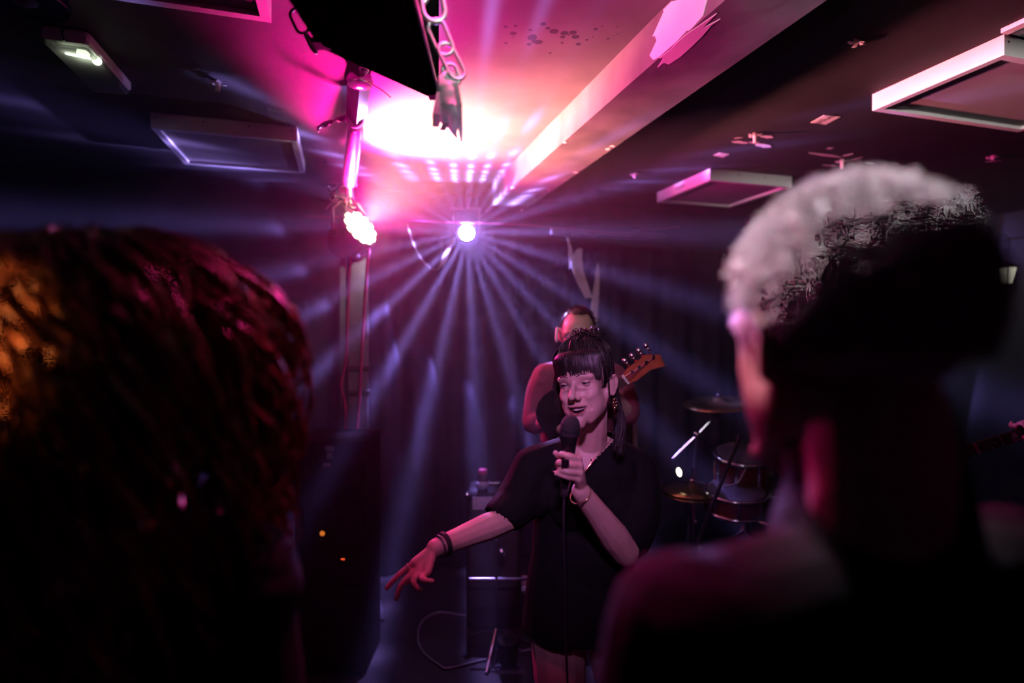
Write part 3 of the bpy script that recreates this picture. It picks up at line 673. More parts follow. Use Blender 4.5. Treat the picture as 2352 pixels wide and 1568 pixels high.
def stand(name, label, cat, base, top, r=.011, legs=3, spread=.22, hub=.22, seed=0, mt='chrome'):
    o = thing(name, label, cat, base); base = Vector(base); top = Vector(top)
    MB().cyl(base+Vector((0, 0, .03)), base+(top-base)*.55, r*1.25).build('lower_tube', mt, o)
    MB().cyl(base+(top-base)*.53, top, r*.85).build('upper_tube', mt, o)
    MB().lathe(base+(top-base)*.54, (0, 0, 1), [(-.02, r*1.6), (.02, r*1.6), (.026, r)], 10).build('collar', 'rubber', o)
    MB().tube([base+(top-base)*.54, base+(top-base)*.54+Vector((.035, -.01, 0))], [.006, .009], 6).build('wing_nut', 'chrome', o)
    for k in range(legs):
        a = seed+2*math.pi*k/legs; h = base+Vector((0, 0, hub)); f = base+Vector((math.cos(a)*spread, math.sin(a)*spread, .008))
        MB().tube([h, f], .007, 6).build('leg', mt, o); MB().ell(f, .011).build('rubber_foot', 'rubber', o)
    return o
def cymbal(name, label, c, r, n=(0, -.12, 1), grp='cymbals of the drum kit'):
    o = thing(name, label, 'cymbal', c, grp)
    MB().lathe(c, n, [(-.004, r), (-.002, r), (.008, r*.6), (.016, r*.22), (.03, r*.16), (.038, r*.04)], 36).build('plate', 'bronze', o, True)
    MB().lathe(Vector(c)+Vector(n).normalized()*.036, n, [(0, .014), (.012, .014), (.02, .006), (.03, .005)], 10).build('wing_nut', 'chrome', o)
hb = Vector((Q(1592, 1300, 3.0).x, 3.0, 0)); ht = Q(1592, 1075, 3.0)
o = stand('hi_hat_stand', 'thin chrome hi-hat stand left of the drums', 'cymbal stand', hb, ht, .009, seed=.4)
MB().box(hb+Vector((.05, -.14, .03)), (.045, .13, .006), Matrix.Rotation(-.35, 3, 'Z') @ Matrix.Rotation(.16, 3, 'X')).build('pedal_board', 'piping', o)
hc = Q(1588, 1128, 3.0)
cymbal('hi_hat_cymbal', 'lower hi-hat cymbal on the thin chrome stand', hc-Vector((0, 0, .012)), .16, (0, .03, -1))
cymbal('hi_hat_cymbal', 'upper hi-hat cymbal on the thin chrome stand', hc+Vector((0, 0, .012)), .16, (0, -.03, 1))
# boom cymbal stand
bb = Vector((Q(1565, 1300, 3.2).x, 3.2, 0)); bt_ = Q(1600, 998, 3.2)
o = stand('cymbal_stand', 'chrome boom cymbal stand with its arm slanting up to the right', 'cymbal stand', bb, bt_, .008, seed=1.2, mt='dsteel')
MB().tube([Q(1545, 1052, 3.2), Q(1600, 998, 3.2), Q(1645, 953, 3.2)], [.004, .006, .006], 8).build('boom_arm', 'chrome', o)
MB().ell(Q(1600, 997, 3.19), .02).build('boom_joint', 'chrome', o, True); MB().ell(Q(1645, 955, 3.19), .022).build('tilter', 'dsteel', o, True)
MB().cyl(Q(1646, 950, 3.2), Q(1653, 922, 3.2), .006).build('cymbal_rod', 'chrome', o)
cymbal('ride_cymbal', 'large dark cymbal on the boom stand, beside the man nose', Q(1652, 926, 3.2), .2, (-.08, -.1, 1))
cymbal('crash_cymbal', 'flat cymbal over the floor tom, half hidden by the man', Q(1745, 1133, 3.02), .17, (.1, -.12, 1))
# slanting microphone stand pole
mbase = Q(1592, 1266, 2.6)
o = thing('microphone_stand', 'purple-lit microphone stand pole slanting across the drums', 'microphone stand', Vector((mbase.x-.03, 2.6, 0)))
MB().tube([Q(1594, 1268, 2.6), Q(1640, 1150, 2.6), Q(1700, 1000, 2.6)], [.013, .009, .008], 10).build('boom_pole', 'blackgl', o)
MB().cyl(Vector((mbase.x-.03, 2.6, .02)), Q(1594, 1268, 2.6), .012).build('lower_tube', 'blackgl', o)
MB().lathe((mbase.x-.03, 2.6, 0), (0, 0, 1), [(0, .13), (.012, .13), (.02, .11), (.03, .02)], 20).build('base_plate', 'black', o, 'auto')
MB().tube(spline([Q(1660, 1118, 2.62), Q(1672, 1116, 2.62), Q(1694, 1108, 2.62), Q(1706, 1090, 2.62), Q(1714, 1074, 2.62)], 5), .004, 6).build('cable', 'cablegrey', o)
# ---------------------------------------------------------------- amplifier with pale edges, behind the singer
def amp():
    d = 3.0; c = Q(1425, 990, d); zt = Q(0, 925, d).z; zb_ = .30
    o = thing('guitar_amplifier', 'tall amplifier stack with pale aluminium edges behind the singer shoulder', 'amplifier', Vector((c.x-.02, d+.12, 0)))
    rot = Matrix.Rotation(-.12, 3, 'Z'); w_ = .17
    cc = Vector((c.x-.07, d+.14, 0))
    MB().bbox(cc+Vector((0, 0, zt/2)), (w_, .14, zt/2), .012, rot).build('cabinet', 'vinyl', o)
    MB().box(cc+rot @ Vector((0, -.142, zt*.72)), (w_-.03, .003, zt*.16), rot).build('grille', 'grille', o)
    MB().box(cc+rot @ Vector((0, -.143, zt*.47)), (w_-.012, .003, .06), rot).build('control_panel', 'piping', o)
    for s in (-1, 1): MB().box(cc+rot @ Vector((s*(w_-.008), -.137, zt/2)), (.011, .011, zt/2-.012), rot).build('edge_trim', 'piping', o)
    MB().box(cc+rot @ Vector((0, -.14, zt-.012)), (w_, .008, .01), rot).build('top_trim', 'dsteel', o)
    for s in (-1, 1): MB().ell(cc+rot @ Vector((s*(w_-.012), -.138, zt-.012)), .022).build('corner_cap', 'chrome', o, True)
    for k in range(4): MB().lathe(cc+rot @ Vector((-.1+k*.06, -.146, zt*.47)), rot @ Vector((0, -1, 0)), [(0, .012), (.014, .01)], 10).build('knob', 'black', o)
amp()
# low amplifier with a bottle on it
def small_amp():
    d = 3.1; c = Q(1112, 1160, d); zt = Q(0, 1134, d).z
    o = thing('combo_amplifier', 'small dark combo amplifier under the bottle', 'amplifier', Vector((c.x, d+.15, 0)))
    b = Vector((c.x+.05, d+.15, 0))
    MB().bbox(b+Vector((0, 0, zt/2)), (.15, .13, zt/2), .012).build('cabinet', 'vinyl', o)
    MB().box(b+Vector((0, -.132, zt*.55)), (.13, .003, zt*.38)).build('grille', 'grille', o)
    MB().box(b+Vector((-.06, -.133, zt-.055)), (.055, .003, .035)).build('badge_panel', 'piping', o)
    MB().tube([b+Vector((-.1, 0, zt)), b+Vector((-.09, 0, zt+.02)), b+Vector((.03, 0, zt+.02)), b+Vector((.04, 0, zt))], .008, 8).build('handle', 'blackgl', o)
    for s in (-1, 1): MB().ell(b+Vector((s*.145, -.128, zt-.012)), .014).build('corner_cap', 'chrome', o, True)
    q = Vector((c.x-.01, d+.05, zt))
    o = thing('bottle', 'bottle with a red cap standing on the small amplifier', 'bottle', q)
    MB().lathe(q, (0, 0, 1), [(0, .03), (.004, .033), (.07, .033), (.09, .026), (.1, .022)], 20).build('glass_body', 'bottle', o, True)
    MB().lathe(q+Vector((0, 0, .1)), (0, 0, 1), [(0, .024), (.02, .024), (.024, .02)], 16).build('cap', 'cable', o, 'auto')
    MB().lathe(q, (0, 0, 1), [(.02, .0336), (.06, .0336)], 20).build('paper_label', 'label', o, True)
small_amp()
def kstand():
    d = 2.9; f = Vector((Q(1140, 0, d).x, d, 0)); o = thing('keyboard_stand', 'thin metal stand with a horizontal bar left of the singer', 'stand', f)
    z = Q(0, 1329, d).z
    MB().cyl(f+Vector((0, 0, .01)), f+Vector((0, 0, z+.2)), .008).build('upright', 'dsteel', o)
    MB().tube([Q(1078, 1329, d), Q(1272, 1329, d)], .007, 8).build('cross_bar', 'dsteel', o)
    MB().box(Q(1250, 1336, d+.1)+Vector((0, .0, -.012)), (.12, .1, .008)).build('tray', 'piping', o)
    MB().ell(Q(1152, 1268, d), .02).build('knob', 'chrome', o, True)
    for a in (.3, 2.4, 4.5): MB().tube([f+Vector((0, 0, .12)), f+Vector((.2*math.cos(a), .2*math.sin(a), .008))], .007, 6).build('leg', 'dsteel', o)
kstand()
# equipment rack at the foot of the post
def rack():
    d = 2.66; c = Q(752, 1200, d); zt = Q(0, 1012, d).z; b = Vector((c.x, d+.192, 0))
    o = thing('equipment_rack', 'tall black equipment rack left of the glossy post', 'rack', b)
    MB().bbox(b+Vector((0, 0, zt/2)), (.17, .16, zt/2), .012).build('case', 'flatblack', o)
    for k in range(5): MB().box(b+Vector((.0, -.162, .15+k*.19)), (.15, .004, .085)).build('rack_unit', 'black', o)
    MB().lathe(Q(741, 1224, d+.03), (0, -1, 0), [(0, .014), (.006, .012), (.008, .004)], 10).build('indicator_lamp', 'ledamber', o)
    MB().box(Q(788, 1283, d+.03), (.009, .004, .004)).build('indicator_lamp', 'ledred', o)
    for (px, py, w_, h_) in ((757, 1030, .04, .026), (757, 1046, .026, .03), (750, 1067, .034, .016)):
        MB().prism([Q(px, py, d+.032)+Vector((a*w_, -.002, b2*h_)) for a, b2 in ((-.5, -.5), (.5, -.5), (.52, .5), (-.48, .52))], (0, .0015, 0)).build('sticker', 'label', o)
rack()
# monitor wedge and floor things
def wedge():
    b = Vector((Q(1500, 0, 2.5).x, 2.45, 0)); o = thing('foot_pedal', 'grey slanted foot pedal on the floor below the drums', 'pedal', Vector((Q(1605, 0, 2.75).x, 2.7, 0)))
    c = Vector((Q(1605, 0, 2.75).x, 2.7, .02))
    rot = Matrix.Rotation(-.6, 3, 'Z')
    MB().box(c, (.06, .12, .012), rot).build('base', 'black', o)
    MB().box(c+Vector((0, 0, .055)), (.045, .11, .007), rot @ Matrix.Rotation(.3, 3, 'X')).build('treadle', 'piping', o)
    MB().cyl(c+rot @ Vector((0, .1, .0)), c+rot @ Vector((0, .1, .09)), .01).build('hinge_post', 'chrome', o)
wedge()
def cable_obj(label, pts, r, m, grp='cables on the stage floor'):
    return tag(MB().tube(spline(pts, 8), r, 7).build('floor_cable', m, smooth=True), label, 'cable', grp)
def QF(px, py): return Q(px, py, F*(CZ-.006)/(py-770))
cable_obj('thin cable looping over the dark floor left of the singer', [QF(1300, 1395), QF(1180, 1408), QF(1080, 1414), QF(1010, 1406), QF(972, 1425), QF(960, 1460), QF(970, 1496), QF(1010, 1527), QF(1030, 1534), QF(1100, 1518), QF(1190, 1496), QF(1300, 1480)], .006, 'cablegrey')
cable_obj('short cable on the floor near the foot pedal, at the man shoulder', [QF(1440, 1402), QF(1490, 1393), QF(1520, 1395), QF(1570, 1392), QF(1640, 1398)], .007, 'cablegrey')
# added glowing lamp standing in for a chrome glint by the hi-hat
def glint_lamp():
    c = Q(1560, 1083, 2.96); o = thing('glint_lamp', 'small added lamp standing in for a glint left of the hi-hat stand', 'lamp', c-Vector((0, 0, .04)))
    MB().lathe(c, (-.3, -1, .1), [(-.05, .008), (-.03, .018), (0, .024), (.004, .024)], 14).build('lamp_head', 'black', o, 'auto')
    MB().ell(c+Vector((-.003, -.008, 0)), (.012, .006, .023), Matrix.Rotation(-.25, 3, 'Y')).build('bulb', 'glintwhite', o, True)
    MB().tube(spline([c+Vector((.012, .05, -.005)), c+Vector((.04, .06, -.05)), Q(1590, 1105, 2.99)], 5), .004, 6).build('gooseneck', 'dsteel', o)
glint_lamp()
# ---------------------------------------------------------------- people
def rotm(face, pitch=0, roll=0):
    a = math.atan2(face[0], -face[1])
    return Matrix.Rotation(a, 3, 'Z') @ Matrix.Rotation(pitch, 3, 'X') @ Matrix.Rotation(roll, 3, 'Y')
class Head:                                     # local frame: face towards -Y, +X the subject's left
    def __init__(s, c, face, pitch=0, roll=0, k=1.0): s.c = Vector(c); s.r = rotm(face, math.radians(pitch), math.radians(roll)); s.k = k
    def w(s, x, y=None, z=None):
        p = Vector(x) if y is None else Vector((x, y, z)); return s.c + s.r @ (p*s.k)
    def l(s, arr): return ((np.asarray(arr)-np.array(s.c)) @ np.array(s.r)) / s.k
def add_head(mb, H, female=True, smile=False, detail=True):
    W = H.w; k = H.k; r = H.r
    def E(c, rr, q=None): mb.ell(W(*c), [x*k for x in rr], r @ q if q else r, 20, 14)
    def T(pts, rad, n=10): mb.tube([W(*p) for p in pts], [x*k for x in rad], n, rnd=True)
    E((0, .018, .032), (.074, .097, .086)); E((0, -.028, .02), (.066, .066, .07))
    E((0, -.030, -.045), (.057, .058, .066)); E((0, -.05, -.078), (.040, .036, .036))
    for s in (-1, 1):
        T([(.058*s, .010, -.03), (.049*s, -.012, -.072), (.026*s, -.052, -.098)], [.013, .014, .015])
        E((.040*s, -.030, -.052), (.023, .040, .040)); E((.026*s, -.052, -.074), (.022, .028, .026))
        E((.041*s, -.054, -.024), (.022, .022, .017))
        if smile: E((.036*s, -.067, -.036), (.018, .014, .015))
        E((.077*s, .016, -.01), (.008, .019, .031), Matrix.Rotation(-.35*s, 3, 'Z'))
        T([(.08*s, .006, .012), (.087*s, .022, .02), (.09*s, .034, .006), (.086*s, .026, -.018), (.079*s, .014, -.036)], [.0036, .0042, .0042, .0042, .005], 8)
    T([(0, -.074, -.106), (0, -.078, -.103)], [.018, .017])
    if not female: T([(-.025, -.066, -.104), (.025, -.066, -.104)], [.018, .018])
    T([(-.046, -.070, .02), (-.022, -.083, .024), (0, -.085, .024), (.022, -.083, .024), (.046, -.070, .02)], [.010]*5)
    T([(0, -.085, .012), (0, -.092, -.002), (0, -.104, -.022), (0, -.113, -.033)], [.0075, .0078, .0092, .0105])
    for s in (-1, 1): E((.0125*s, -.097, -.037), (.0085, .010, .0075))
    up = .011 if smile else 0; mw = .031 if smile else .024
    T([(-mw, -.074, -.066+up), (-.012, -.089, -.061), (0, -.091, -.0615), (.012, -.089, -.061), (mw, -.074, -.066+up)], [.0035, .0065, .0062, .0065, .0035], 8)
    T([(-mw, -.073, -.068+up), (-.012, -.086, -.079), (0, -.087, -.0805), (.012, -.086, -.079), (mw, -.073, -.068+up)], [.0035, .0068, .0075, .0068, .0035], 8)
def head_post(me, H, smile=False):
    a = mverts(me); L = H.l(a); n = len(a)
    w = (np.abs(L[:,0]) > .022)*(L[:,2] < .005)*(L[:,2] > -.125)*(L[:,1] > -.078)*(L[:,1] < .03)*(np.abs(L[:,0]) < .071)   # soften cheeks and jaw
    w = w*np.clip((np.abs(L[:,0])-.022)/.01, 0, 1)
    e = np.empty(len(me.edges)*2, dtype=np.int32); me.edges.foreach_get('vertices', e); e = e.reshape(-1, 2)
    sel = (w[e[:,0]] > 0) | (w[e[:,1]] > 0); e = e[sel]; deg = np.bincount(e.ravel(), minlength=n)[:, None]+1e-9
    for _ in range(40):
        acc = np.zeros_like(a); np.add.at(acc, e[:,0], a[e[:,1]]); np.add.at(acc, e[:,1], a[e[:,0]])
        a = a+(acc/deg-a)*(w*.6)[:, None]*(deg > .5)
    set_mverts(me, a)
    a = mverts(me); L = H.l(a); x, y, z = L[:,0], L[:,1], L[:,2]; ax = np.abs(x); fr = (y < -.035) & (z > -.13) & (z < .1)
    dy = np.zeros(len(a)); dz = np.zeros(len(a))
    dy += fr*.011*np.exp(-((ax-.031)/.0145)**2-((z-.002)/.0085)**2)           # sockets
    dy -= fr*.0025*np.exp(-((ax-.031)/.016)**2-((z+.012)/.004)**2)            # under-eye fold
    if smile:
        t = np.clip((z+.036)/(-.03), 0, 1); gx = .021+.016*t                    # fold from nose wing to mouth corner
        dy += fr*.0035*np.exp(-((ax-gx)/.004)**2)*((z < -.034) & (z > -.072))
        zc = -.0715+.0095*(ax/.03)**2; hh = .0085*np.clip(1-(ax/.0275)**2, 0, 1)
        m = fr & (y < -.06) & (np.abs(z-zc) < hh)
        dy += m*.016
    b = np.stack([x, y+dy, z+dz], 1)*H.k; set_mverts(me, b @ np.array(H.r).T + np.array(H.c))
def paint(me, H, smile=False):                  # materials 1 lips, 2 mouth
    n = len(me.polygons); c = np.empty(n*3); me.polygons.foreach_get('center', c); L = H.l(c.reshape(-1, 3)); x, y, z = L.T; ax = np.abs(x)
    idx = np.zeros(n, dtype=np.int32)
    mw = .031 if smile else .024; e = np.clip(1-(ax/mw)**2, 0, 1); zc = (-.0715+.0095*(ax/.03)**2) if smile else -.070+0*ax
    top = zc+.013*e; bot = zc-.014*e
    idx[(y < -.062) & (y > -.13) & (z < top) & (z > bot) & (ax < mw)] = 1
    if smile: idx[(np.abs(z-zc) < .0085*np.clip(1-(ax/.0275)**2, 0, 1)) & (y < -.055) & (y > -.12) & (ax < mw)] = 2
    me.polygons.foreach_set('material_index', idx); me.update()
def add_eyes(o, H, lid='skin', iris=(0, 0), squint=.5):
    for s in (-1, 1):
        c = Vector((.031*s, -.0685, .002)); rr = .0118
        e = MB().ell(H.w(c), rr*H.k, H.r, 20, 14).build('eye', 'eye', o, True)
        g = Vector((iris[0], -1, iris[1])).normalized()
        MB().lathe(H.w(c+g*.0088), H.r @ g, [(0, .0066*H.k), (.0026*H.k, .0055*H.k), (.0034*H.k, .003*H.k)], 14).build('iris', 'iris', e, True)
        def shell(za, zb, R0):
            vs = []; fs = []; n, m = 14, 7
            for j in range(m+1):
                for i in range(n+1):
                    az = -1.25+2.5*i/n; t = i/n*2-1; lo = za*(1-.75*t*t) if za < zb else za; 
                    el = za*(1-t*t)+(0.08)*t*t + (zb-(za*(1-t*t)+.08*t*t))*j/m
                    p = Vector((math.sin(az)*math.cos(el), -math.cos(az)*math.cos(el), math.sin(el)))*R0
                    vs.append(H.w(c+p))
            for j in range(m):
                for i in range(n): q = j*(n+1)+i; fs.append((q, q+1, q+n+2, q+n+1))
            return MB().add(vs, fs)
        shell(.42-.35*squint, 1.35, .0132).build('upper_eyelid', lid, o, True)
        shell(-.42+.2*squint, -1.3, .0130).build('lower_eyelid', lid, o, True)
        pts = []
        for i in range(11):
            az = -1.2+2.4*i/10; t = i/10*2-1; el = (.42-.35*squint)*(1-t*t)+.08*t*t
            pts.append(H.w(c+Vector((math.sin(az)*math.cos(el), -math.cos(az)*math.cos(el), math.sin(el)))*.0137))
        MB().tube(pts, .0019*H.k, 5).build('eyelashes', 'hairdk', o)
        MB().tube([H.w(*p) for p in ((.013*s, -.092, .0225), (.024*s, -.0915, .0275), (.036*s, -.085, .028), (.048*s, -.072, .0225))], [.0022, .003, .0028, .0012], 6, flat=.6).build('eyebrow', 'hairdk', o, True)
def strands(mb, root_paths, r0, n=3, k=5, taper=.25):
    for pts in root_paths:
        P = spline(pts, k); m = len(P); mb.tube(P, [r0*(1-(1-taper)*(i/(m-1))**2) for i in range(m)], n)
def finger(mb, pts, r):
    n = len(pts); mb.tube(spline(pts, 3), [r*(1-.28*i/(3*(n-1))) for i in range(3*(n-1)+1)], 9, rnd=True)
def palm(mb, wrist, kn, r):
    for q in kn: mb.tube([wrist, (wrist+q)/2, q], [r*1.5, r*1.3, r*1.15], 8, rnd=True)
    for a, b in zip(kn, kn[1:]): mb.tube([(wrist*.3+a*.7), (wrist*.3+b*.7)], r*1.1, 8, rnd=True); mb.tube([(wrist*.6+a*.4), (wrist*.6+b*.4)], r*1.2, 8, rnd=True)
def limb(mb, pts, rad, n=12): 
    P = spline(pts, 4); m = len(P); rs = np.interp(np.linspace(0, len(rad)-1, m), range(len(rad)), rad); mb.tube(P, list(rs), n, rnd=True)
# ---------------------------------------------------------------- the singer
def singer():
    base = Vector((.24, 1.68, 0))
    o = None
    H = Head(Q(1343, 884, 1.62), (-.47, -.88), pitch=-4, roll=-9, k=.97)
    mb = MB(); add_head(mb, H, True, True)
    nb = Q(1352, 1045, 1.69)
    limb(mb, [H.w(0, .028, -.05), H.w(0, .034, -.10), nb], [.046, .043, .052])
    shR, shL = Q(1222, 1072, 1.68), Q(1462, 1078, 1.70)         # her right is on the viewer's left
    limb(mb, [shR, nb+Vector((-.04, .01, -.015)), nb+Vector((.04, .01, -.015)), shL], [.042, .05, .05, .042])
    ch = Vector((.235, 1.70, 1.15)); pv = Vector((.215, 1.71, .80))
    mb.ell(ch+Vector((0, -.005, .02)), (.145, .095, .16)); mb.ell((ch+pv)/2, (.125, .09, .17)); mb.ell(pv, (.155, .105, .12))
    for s in (-1, 1): mb.ell(ch+Vector((.06*s, -.06, -.02)), (.058, .05, .058))
    # her right arm reaches to the viewer's left
    eR, wR = Q(1163, 1192, 1.60), Q(1000, 1258, 1.45)
    limb(mb, [shR, (shR+eR)/2, eR], [.043, .040, .036]); limb(mb, [eR, eR+(wR-eR)*.3, eR+(wR-eR)*.7, wR], [.036, .037, .029, .0235])
    kd = 1.42
    kn = [Q(952, 1292, kd), Q(962, 1305, kd-.005), Q(972, 1312, kd-.01), Q(982, 1312, kd-.02)]
    palm(mb, wR+(Q(980, 1272, 1.44)-wR)*.4, kn, .0105)
    finger(mb, [kn[0], Q(926, 1312, 1.415), Q(905, 1332, 1.41), Q(889, 1350, 1.41)], .0092)
    finger(mb, [kn[1], Q(938, 1325, 1.40), Q(920, 1345, 1.395), Q(911, 1374, 1.395)], .0095)
    finger(mb, [kn[2], Q(950, 1330, 1.385), Q(953, 1345, 1.38), Q(966, 1354, 1.385)], .0092)
    finger(mb, [kn[3], Q(968, 1328, 1.375), Q(976, 1332, 1.372), Q(993, 1334, 1.378)], .0082)
    finger(mb, [wR+(kn[0]-wR)*.35+Vector((0, .015, .0)), Q(965, 1300, 1.46), Q(945, 1322, 1.465), Q(935, 1338, 1.465)], .0105)
    # her left arm holds the microphone
    eL, wL = Q(1436, 1268, 1.56), Q(1334, 1128, 1.445)
    limb(mb, [shL, (shL+eL)/2+Vector((.015, 0, 0)), eL], [.044, .042, .037]); limb(mb, [eL, eL+(wL-eL)*.28, eL+(wL-eL)*.7, wL], [.038, .041, .031, .0245])
    m0, m1 = Q(1309, 985, 1.425), Q(1296, 1132, 1.435)          # microphone axis
    k2 = [Q(1327, 1054, 1.412), Q(1331, 1069, 1.408), Q(1331, 1085, 1.408), Q(1328, 1099, 1.412)]
    palm(mb, wL+Vector((0, -.004, .012)), k2, .0105)
    finger(mb, [k2[0], Q(1308, 1047, 1.396), Q(1289, 1043, 1.402), Q(1286, 1050, 1.425)], .0098)
    finger(mb, [k2[1], Q(1306, 1066, 1.392), Q(1284, 1062, 1.400), Q(1281, 1069, 1.425)], .0100)
    finger(mb, [k2[2], Q(1306, 1083, 1.393), Q(1287, 1079, 1.402), Q(1285, 1086, 1.425)], .0096)
    finger(mb, [k2[3], Q(1303, 1095, 1.397), Q(1284, 1088, 1.402), Q(1271, 1086, 1.408)], .0084)
    finger(mb, [wL+Vector((-.012, .012, .03)), Q(1306, 1072, 1.463), Q(1287, 1052, 1.455), Q(1276, 1040, 1.444)], .0105)
    # legs
    for s, fx in ((-1, -.09), (1, .10)):
        hp = pv+Vector((.078*s, 0, -.03)); kn_ = Vector((base.x+fx*1.05, 1.63, .47)); an = Vector((base.x+fx*1.15, 1.72, .09))
        limb(mb, [hp, (hp+kn_)/2, kn_], [.088, .078, .056]); limb(mb, [kn_, kn_+(an-kn_)*.3, an], [.055, .054, .036])
        limb(mb, [an+Vector((0, .03, -.045)), an+Vector((0, -.06, -.055)), an+Vector((.01*s, -.14, -.065))], [.036, .036, .026])
    me = remesh(mb, .0026, 5, .5); head_post(me, H, True); paint(me, H, True)
    a = mverts(me); off = Vector((base.x, base.y, 0)); set_mverts(me, a-np.array(off))
    body = link_mesh('person', me, ['skin', 'lips', 'mouth'], None, off, True)
    tag(body, 'singer in a loose black dress with a dark fringe, singing into a microphone', 'person')
    add_eyes(body, H, 'skin', (-.1, -.1), .74)
    # teeth
    mb = MB(); 
    for i in range(9):
        t = (i-4)/4; x = .0225*t; mb.bbox(H.w(x, -.0832+.010*t*t, -.0668+.0055*t*t), (.0027, .002, .0046), .0007, H.r)
    mb.build('teeth', 'teeth', body)
    # hair: a cap, hair swept up to a messy knot, fringe, long side locks
    def sc(az, el, off=.0):                     # point on the scalp
        d = Vector((math.sin(az)*math.cos(el), -math.cos(az)*math.cos(el), math.sin(el)))
        return Vector((0, .016, .03))+Vector((d.x*(.078+off), d.y*(.103+off), d.z*(.091+off)))
    hm = MB(); hm.ell(H.w(0, .022, .036), [x*H.k for x in (.0805, .102, .09)], H.r, 24, 16)
    hm.ell(H.w(.012, .03, .075), [x*H.k for x in (.064, .078, .062)], H.r); hm.ell(H.w(.02, .03, .128), [x*H.k for x in (.026, .03, .024)], H.r)
    hme = remesh(hm, .004, 2)
    def kf(c):
        L = H.l(c); return ~((L[:,1] < -.02) & (L[:,2] < .052)) & ~((L[:,2] < -.015) & (L[:,1] < .03))
    keep_faces(hme, kf); av = mverts(hme); set_mverts(hme, av-np.array(off))
    link_mesh('hair', hme, 'hairdk', body, off, True)
    rd = random.Random(5); P = []; knot = Vector((.018, .025, .142))
    for i in range(620):                        # swept up to the knot
        az = rd.uniform(-math.pi, math.pi); front = abs(az) < 1.1
        el0 = rd.uniform(.35, .7) if front else rd.uniform(-.35, .5)
        a_ = sc(az, el0, .003+rd.random()*.004); el1 = (el0+1.5)/2
        b_ = sc(az*.97+rd.uniform(-.05, .05), el1, .016+rd.random()*.012)
        e_ = knot+Vector((rd.uniform(-.028, .03), rd.uniform(-.025, .03), rd.uniform(-.02, .012)))
        P.append([H.w(a_), H.w(b_), H.w((b_+e_)/2+Vector((0, 0, .006))), H.w(e_)])
    for i in range(150):                        # the knot with stray ends
        a_ = knot+Vector((rd.uniform(-.02, .03), rd.uniform(-.02, .02), -.012)); t = rd.uniform(0, 6.28); h = rd.uniform(-.005, .042); rr = rd.uniform(.012, .046)
        P.append([H.w(a_), H.w(a_+Vector((rr*math.cos(t)*.6, rr*math.sin(t)*.6, h))), H.w(a_+Vector((rr*math.cos(t+.6), rr*math.sin(t+.6), h*.75))), H.w(a_+Vector((rr*1.15*math.cos(t+1.2), rr*1.1*math.sin(t+1.2), h*.3)))])
    hs = MB(); strands(hs, P, .0017*H.k); hs.build('swept_up_hair', 'hairdk', body, True)
    P = []
    for i in range(430):                        # fringe
        az = rd.uniform(-1.0, 1.0); a_ = sc(az*.8, rd.uniform(.85, 1.15), .006)
        b_ = sc(az, .58, .013+rd.random()*.004); zend = .026+.006*abs(math.sin(i*1.7))-(.018 if abs(az) > .72 else 0)+rd.uniform(-.006, .007)
        gap = .012 if abs(az+.12) < .06 else 0
        c_ = sc(az*1.02, .27, .010); e_ = Vector((c_.x*1.0, c_.y-.001, zend+gap))
        P.append([H.w(a_), H.w(b_), H.w(c_), H.w(e_)])
    hs = MB(); strands(hs, P, .0019*H.k); hs.build('fringe', 'hairdk', body, True)
    P = []
    for i in range(230):                        # locks behind the ear down to the shoulder, and beside the cheek
        s = 1 if i < 165 else -1
        if s == 1:
            j = rd.random(); a_ = sc(1.45+rd.uniform(0, .9), rd.uniform(-.1, .3), .004); e = Vector((.052+.03*rd.random(), .0+rd.uniform(.0, .05), -.165-.055*rd.random()))
            m_ = Vector((.074+rd.uniform(0, .010), .035+rd.uniform(-.008, .03), -.06)); P.append([H.w(a_), H.w(m_), H.w((m_+e)/2+Vector((.010, .006, 0))), H.w(e)])
        else:
            a_ = sc(-1.25+rd.uniform(-.5, .25), rd.uniform(.2, .45), .006); e = Vector((-.083+rd.uniform(-.01, .006), -.012+rd.uniform(-.02, .03), -.06-.05*rd.random()))
            m_ = Vector((-.088+rd.uniform(-.003, .004), -.014+rd.uniform(-.015, .02), -.005)); P.append([H.w(a_), H.w(m_), H.w(e)])
    for i in range(22):                         # wisp before the ear
        a_ = sc(1.3, .3, .007); P.append([H.w(a_), H.w(.078, -.012+rd.uniform(-.005, .004), -.01), H.w(.073+rd.uniform(-.003, .003), -.008, -.055-rd.random()*.02)])
    hs = MB(); strands(hs, P, .002*H.k); hs.build('loose_locks', 'hairdk', body, True)
    # dress
    dm = MB()
    dm.ell(ch+Vector((0, 0, .02)), (.165, .118, .175)); dm.ell((ch+pv)/2, (.15, .115, .2)); dm.ell(pv+Vector((-.01, 0, -.03)), (.165, .128, .15))
    limb(dm, [shR+Vector((0, 0, .004)), nb+Vector((-.055, .012, .0)), nb+Vector((.055, .012, .0)), shL+Vector((0, 0, .004))], [.056, .054, .054, .056])
    for s in (-1, 1): dm.ell(ch+Vector((.06*s, -.066, -.025)), (.064, .055, .066))
    P_ = [pv+Vector((-.012, 0, z)) for z in (.3, .18, .06, -.08, -.2)]; dm.tube(P_, [.135, .142, .16, .178, .19], 24, flat=.74, up=(0, 1, 0))
    cR = eR+(shR-eR)*.04+Vector((-.012, 0, .006)); limb(dm, [shR, (shR+cR)/2+Vector((.0, 0, -.03)), cR], [.058, .066, .054])
    cL = eL+(shL-eL)*.16; limb(dm, [shL, (shL+cL)/2+Vector((.022, .01, -.01)), cL+Vector((.014, .02, 0))], [.058, .066, .062])
    limb(dm, [shL+Vector((-.03, 0, -.05)), (ch+cL)/2+Vector((0, .03, .02)), cL+Vector((-.03, .04, .02))], [.06, .075, .05])
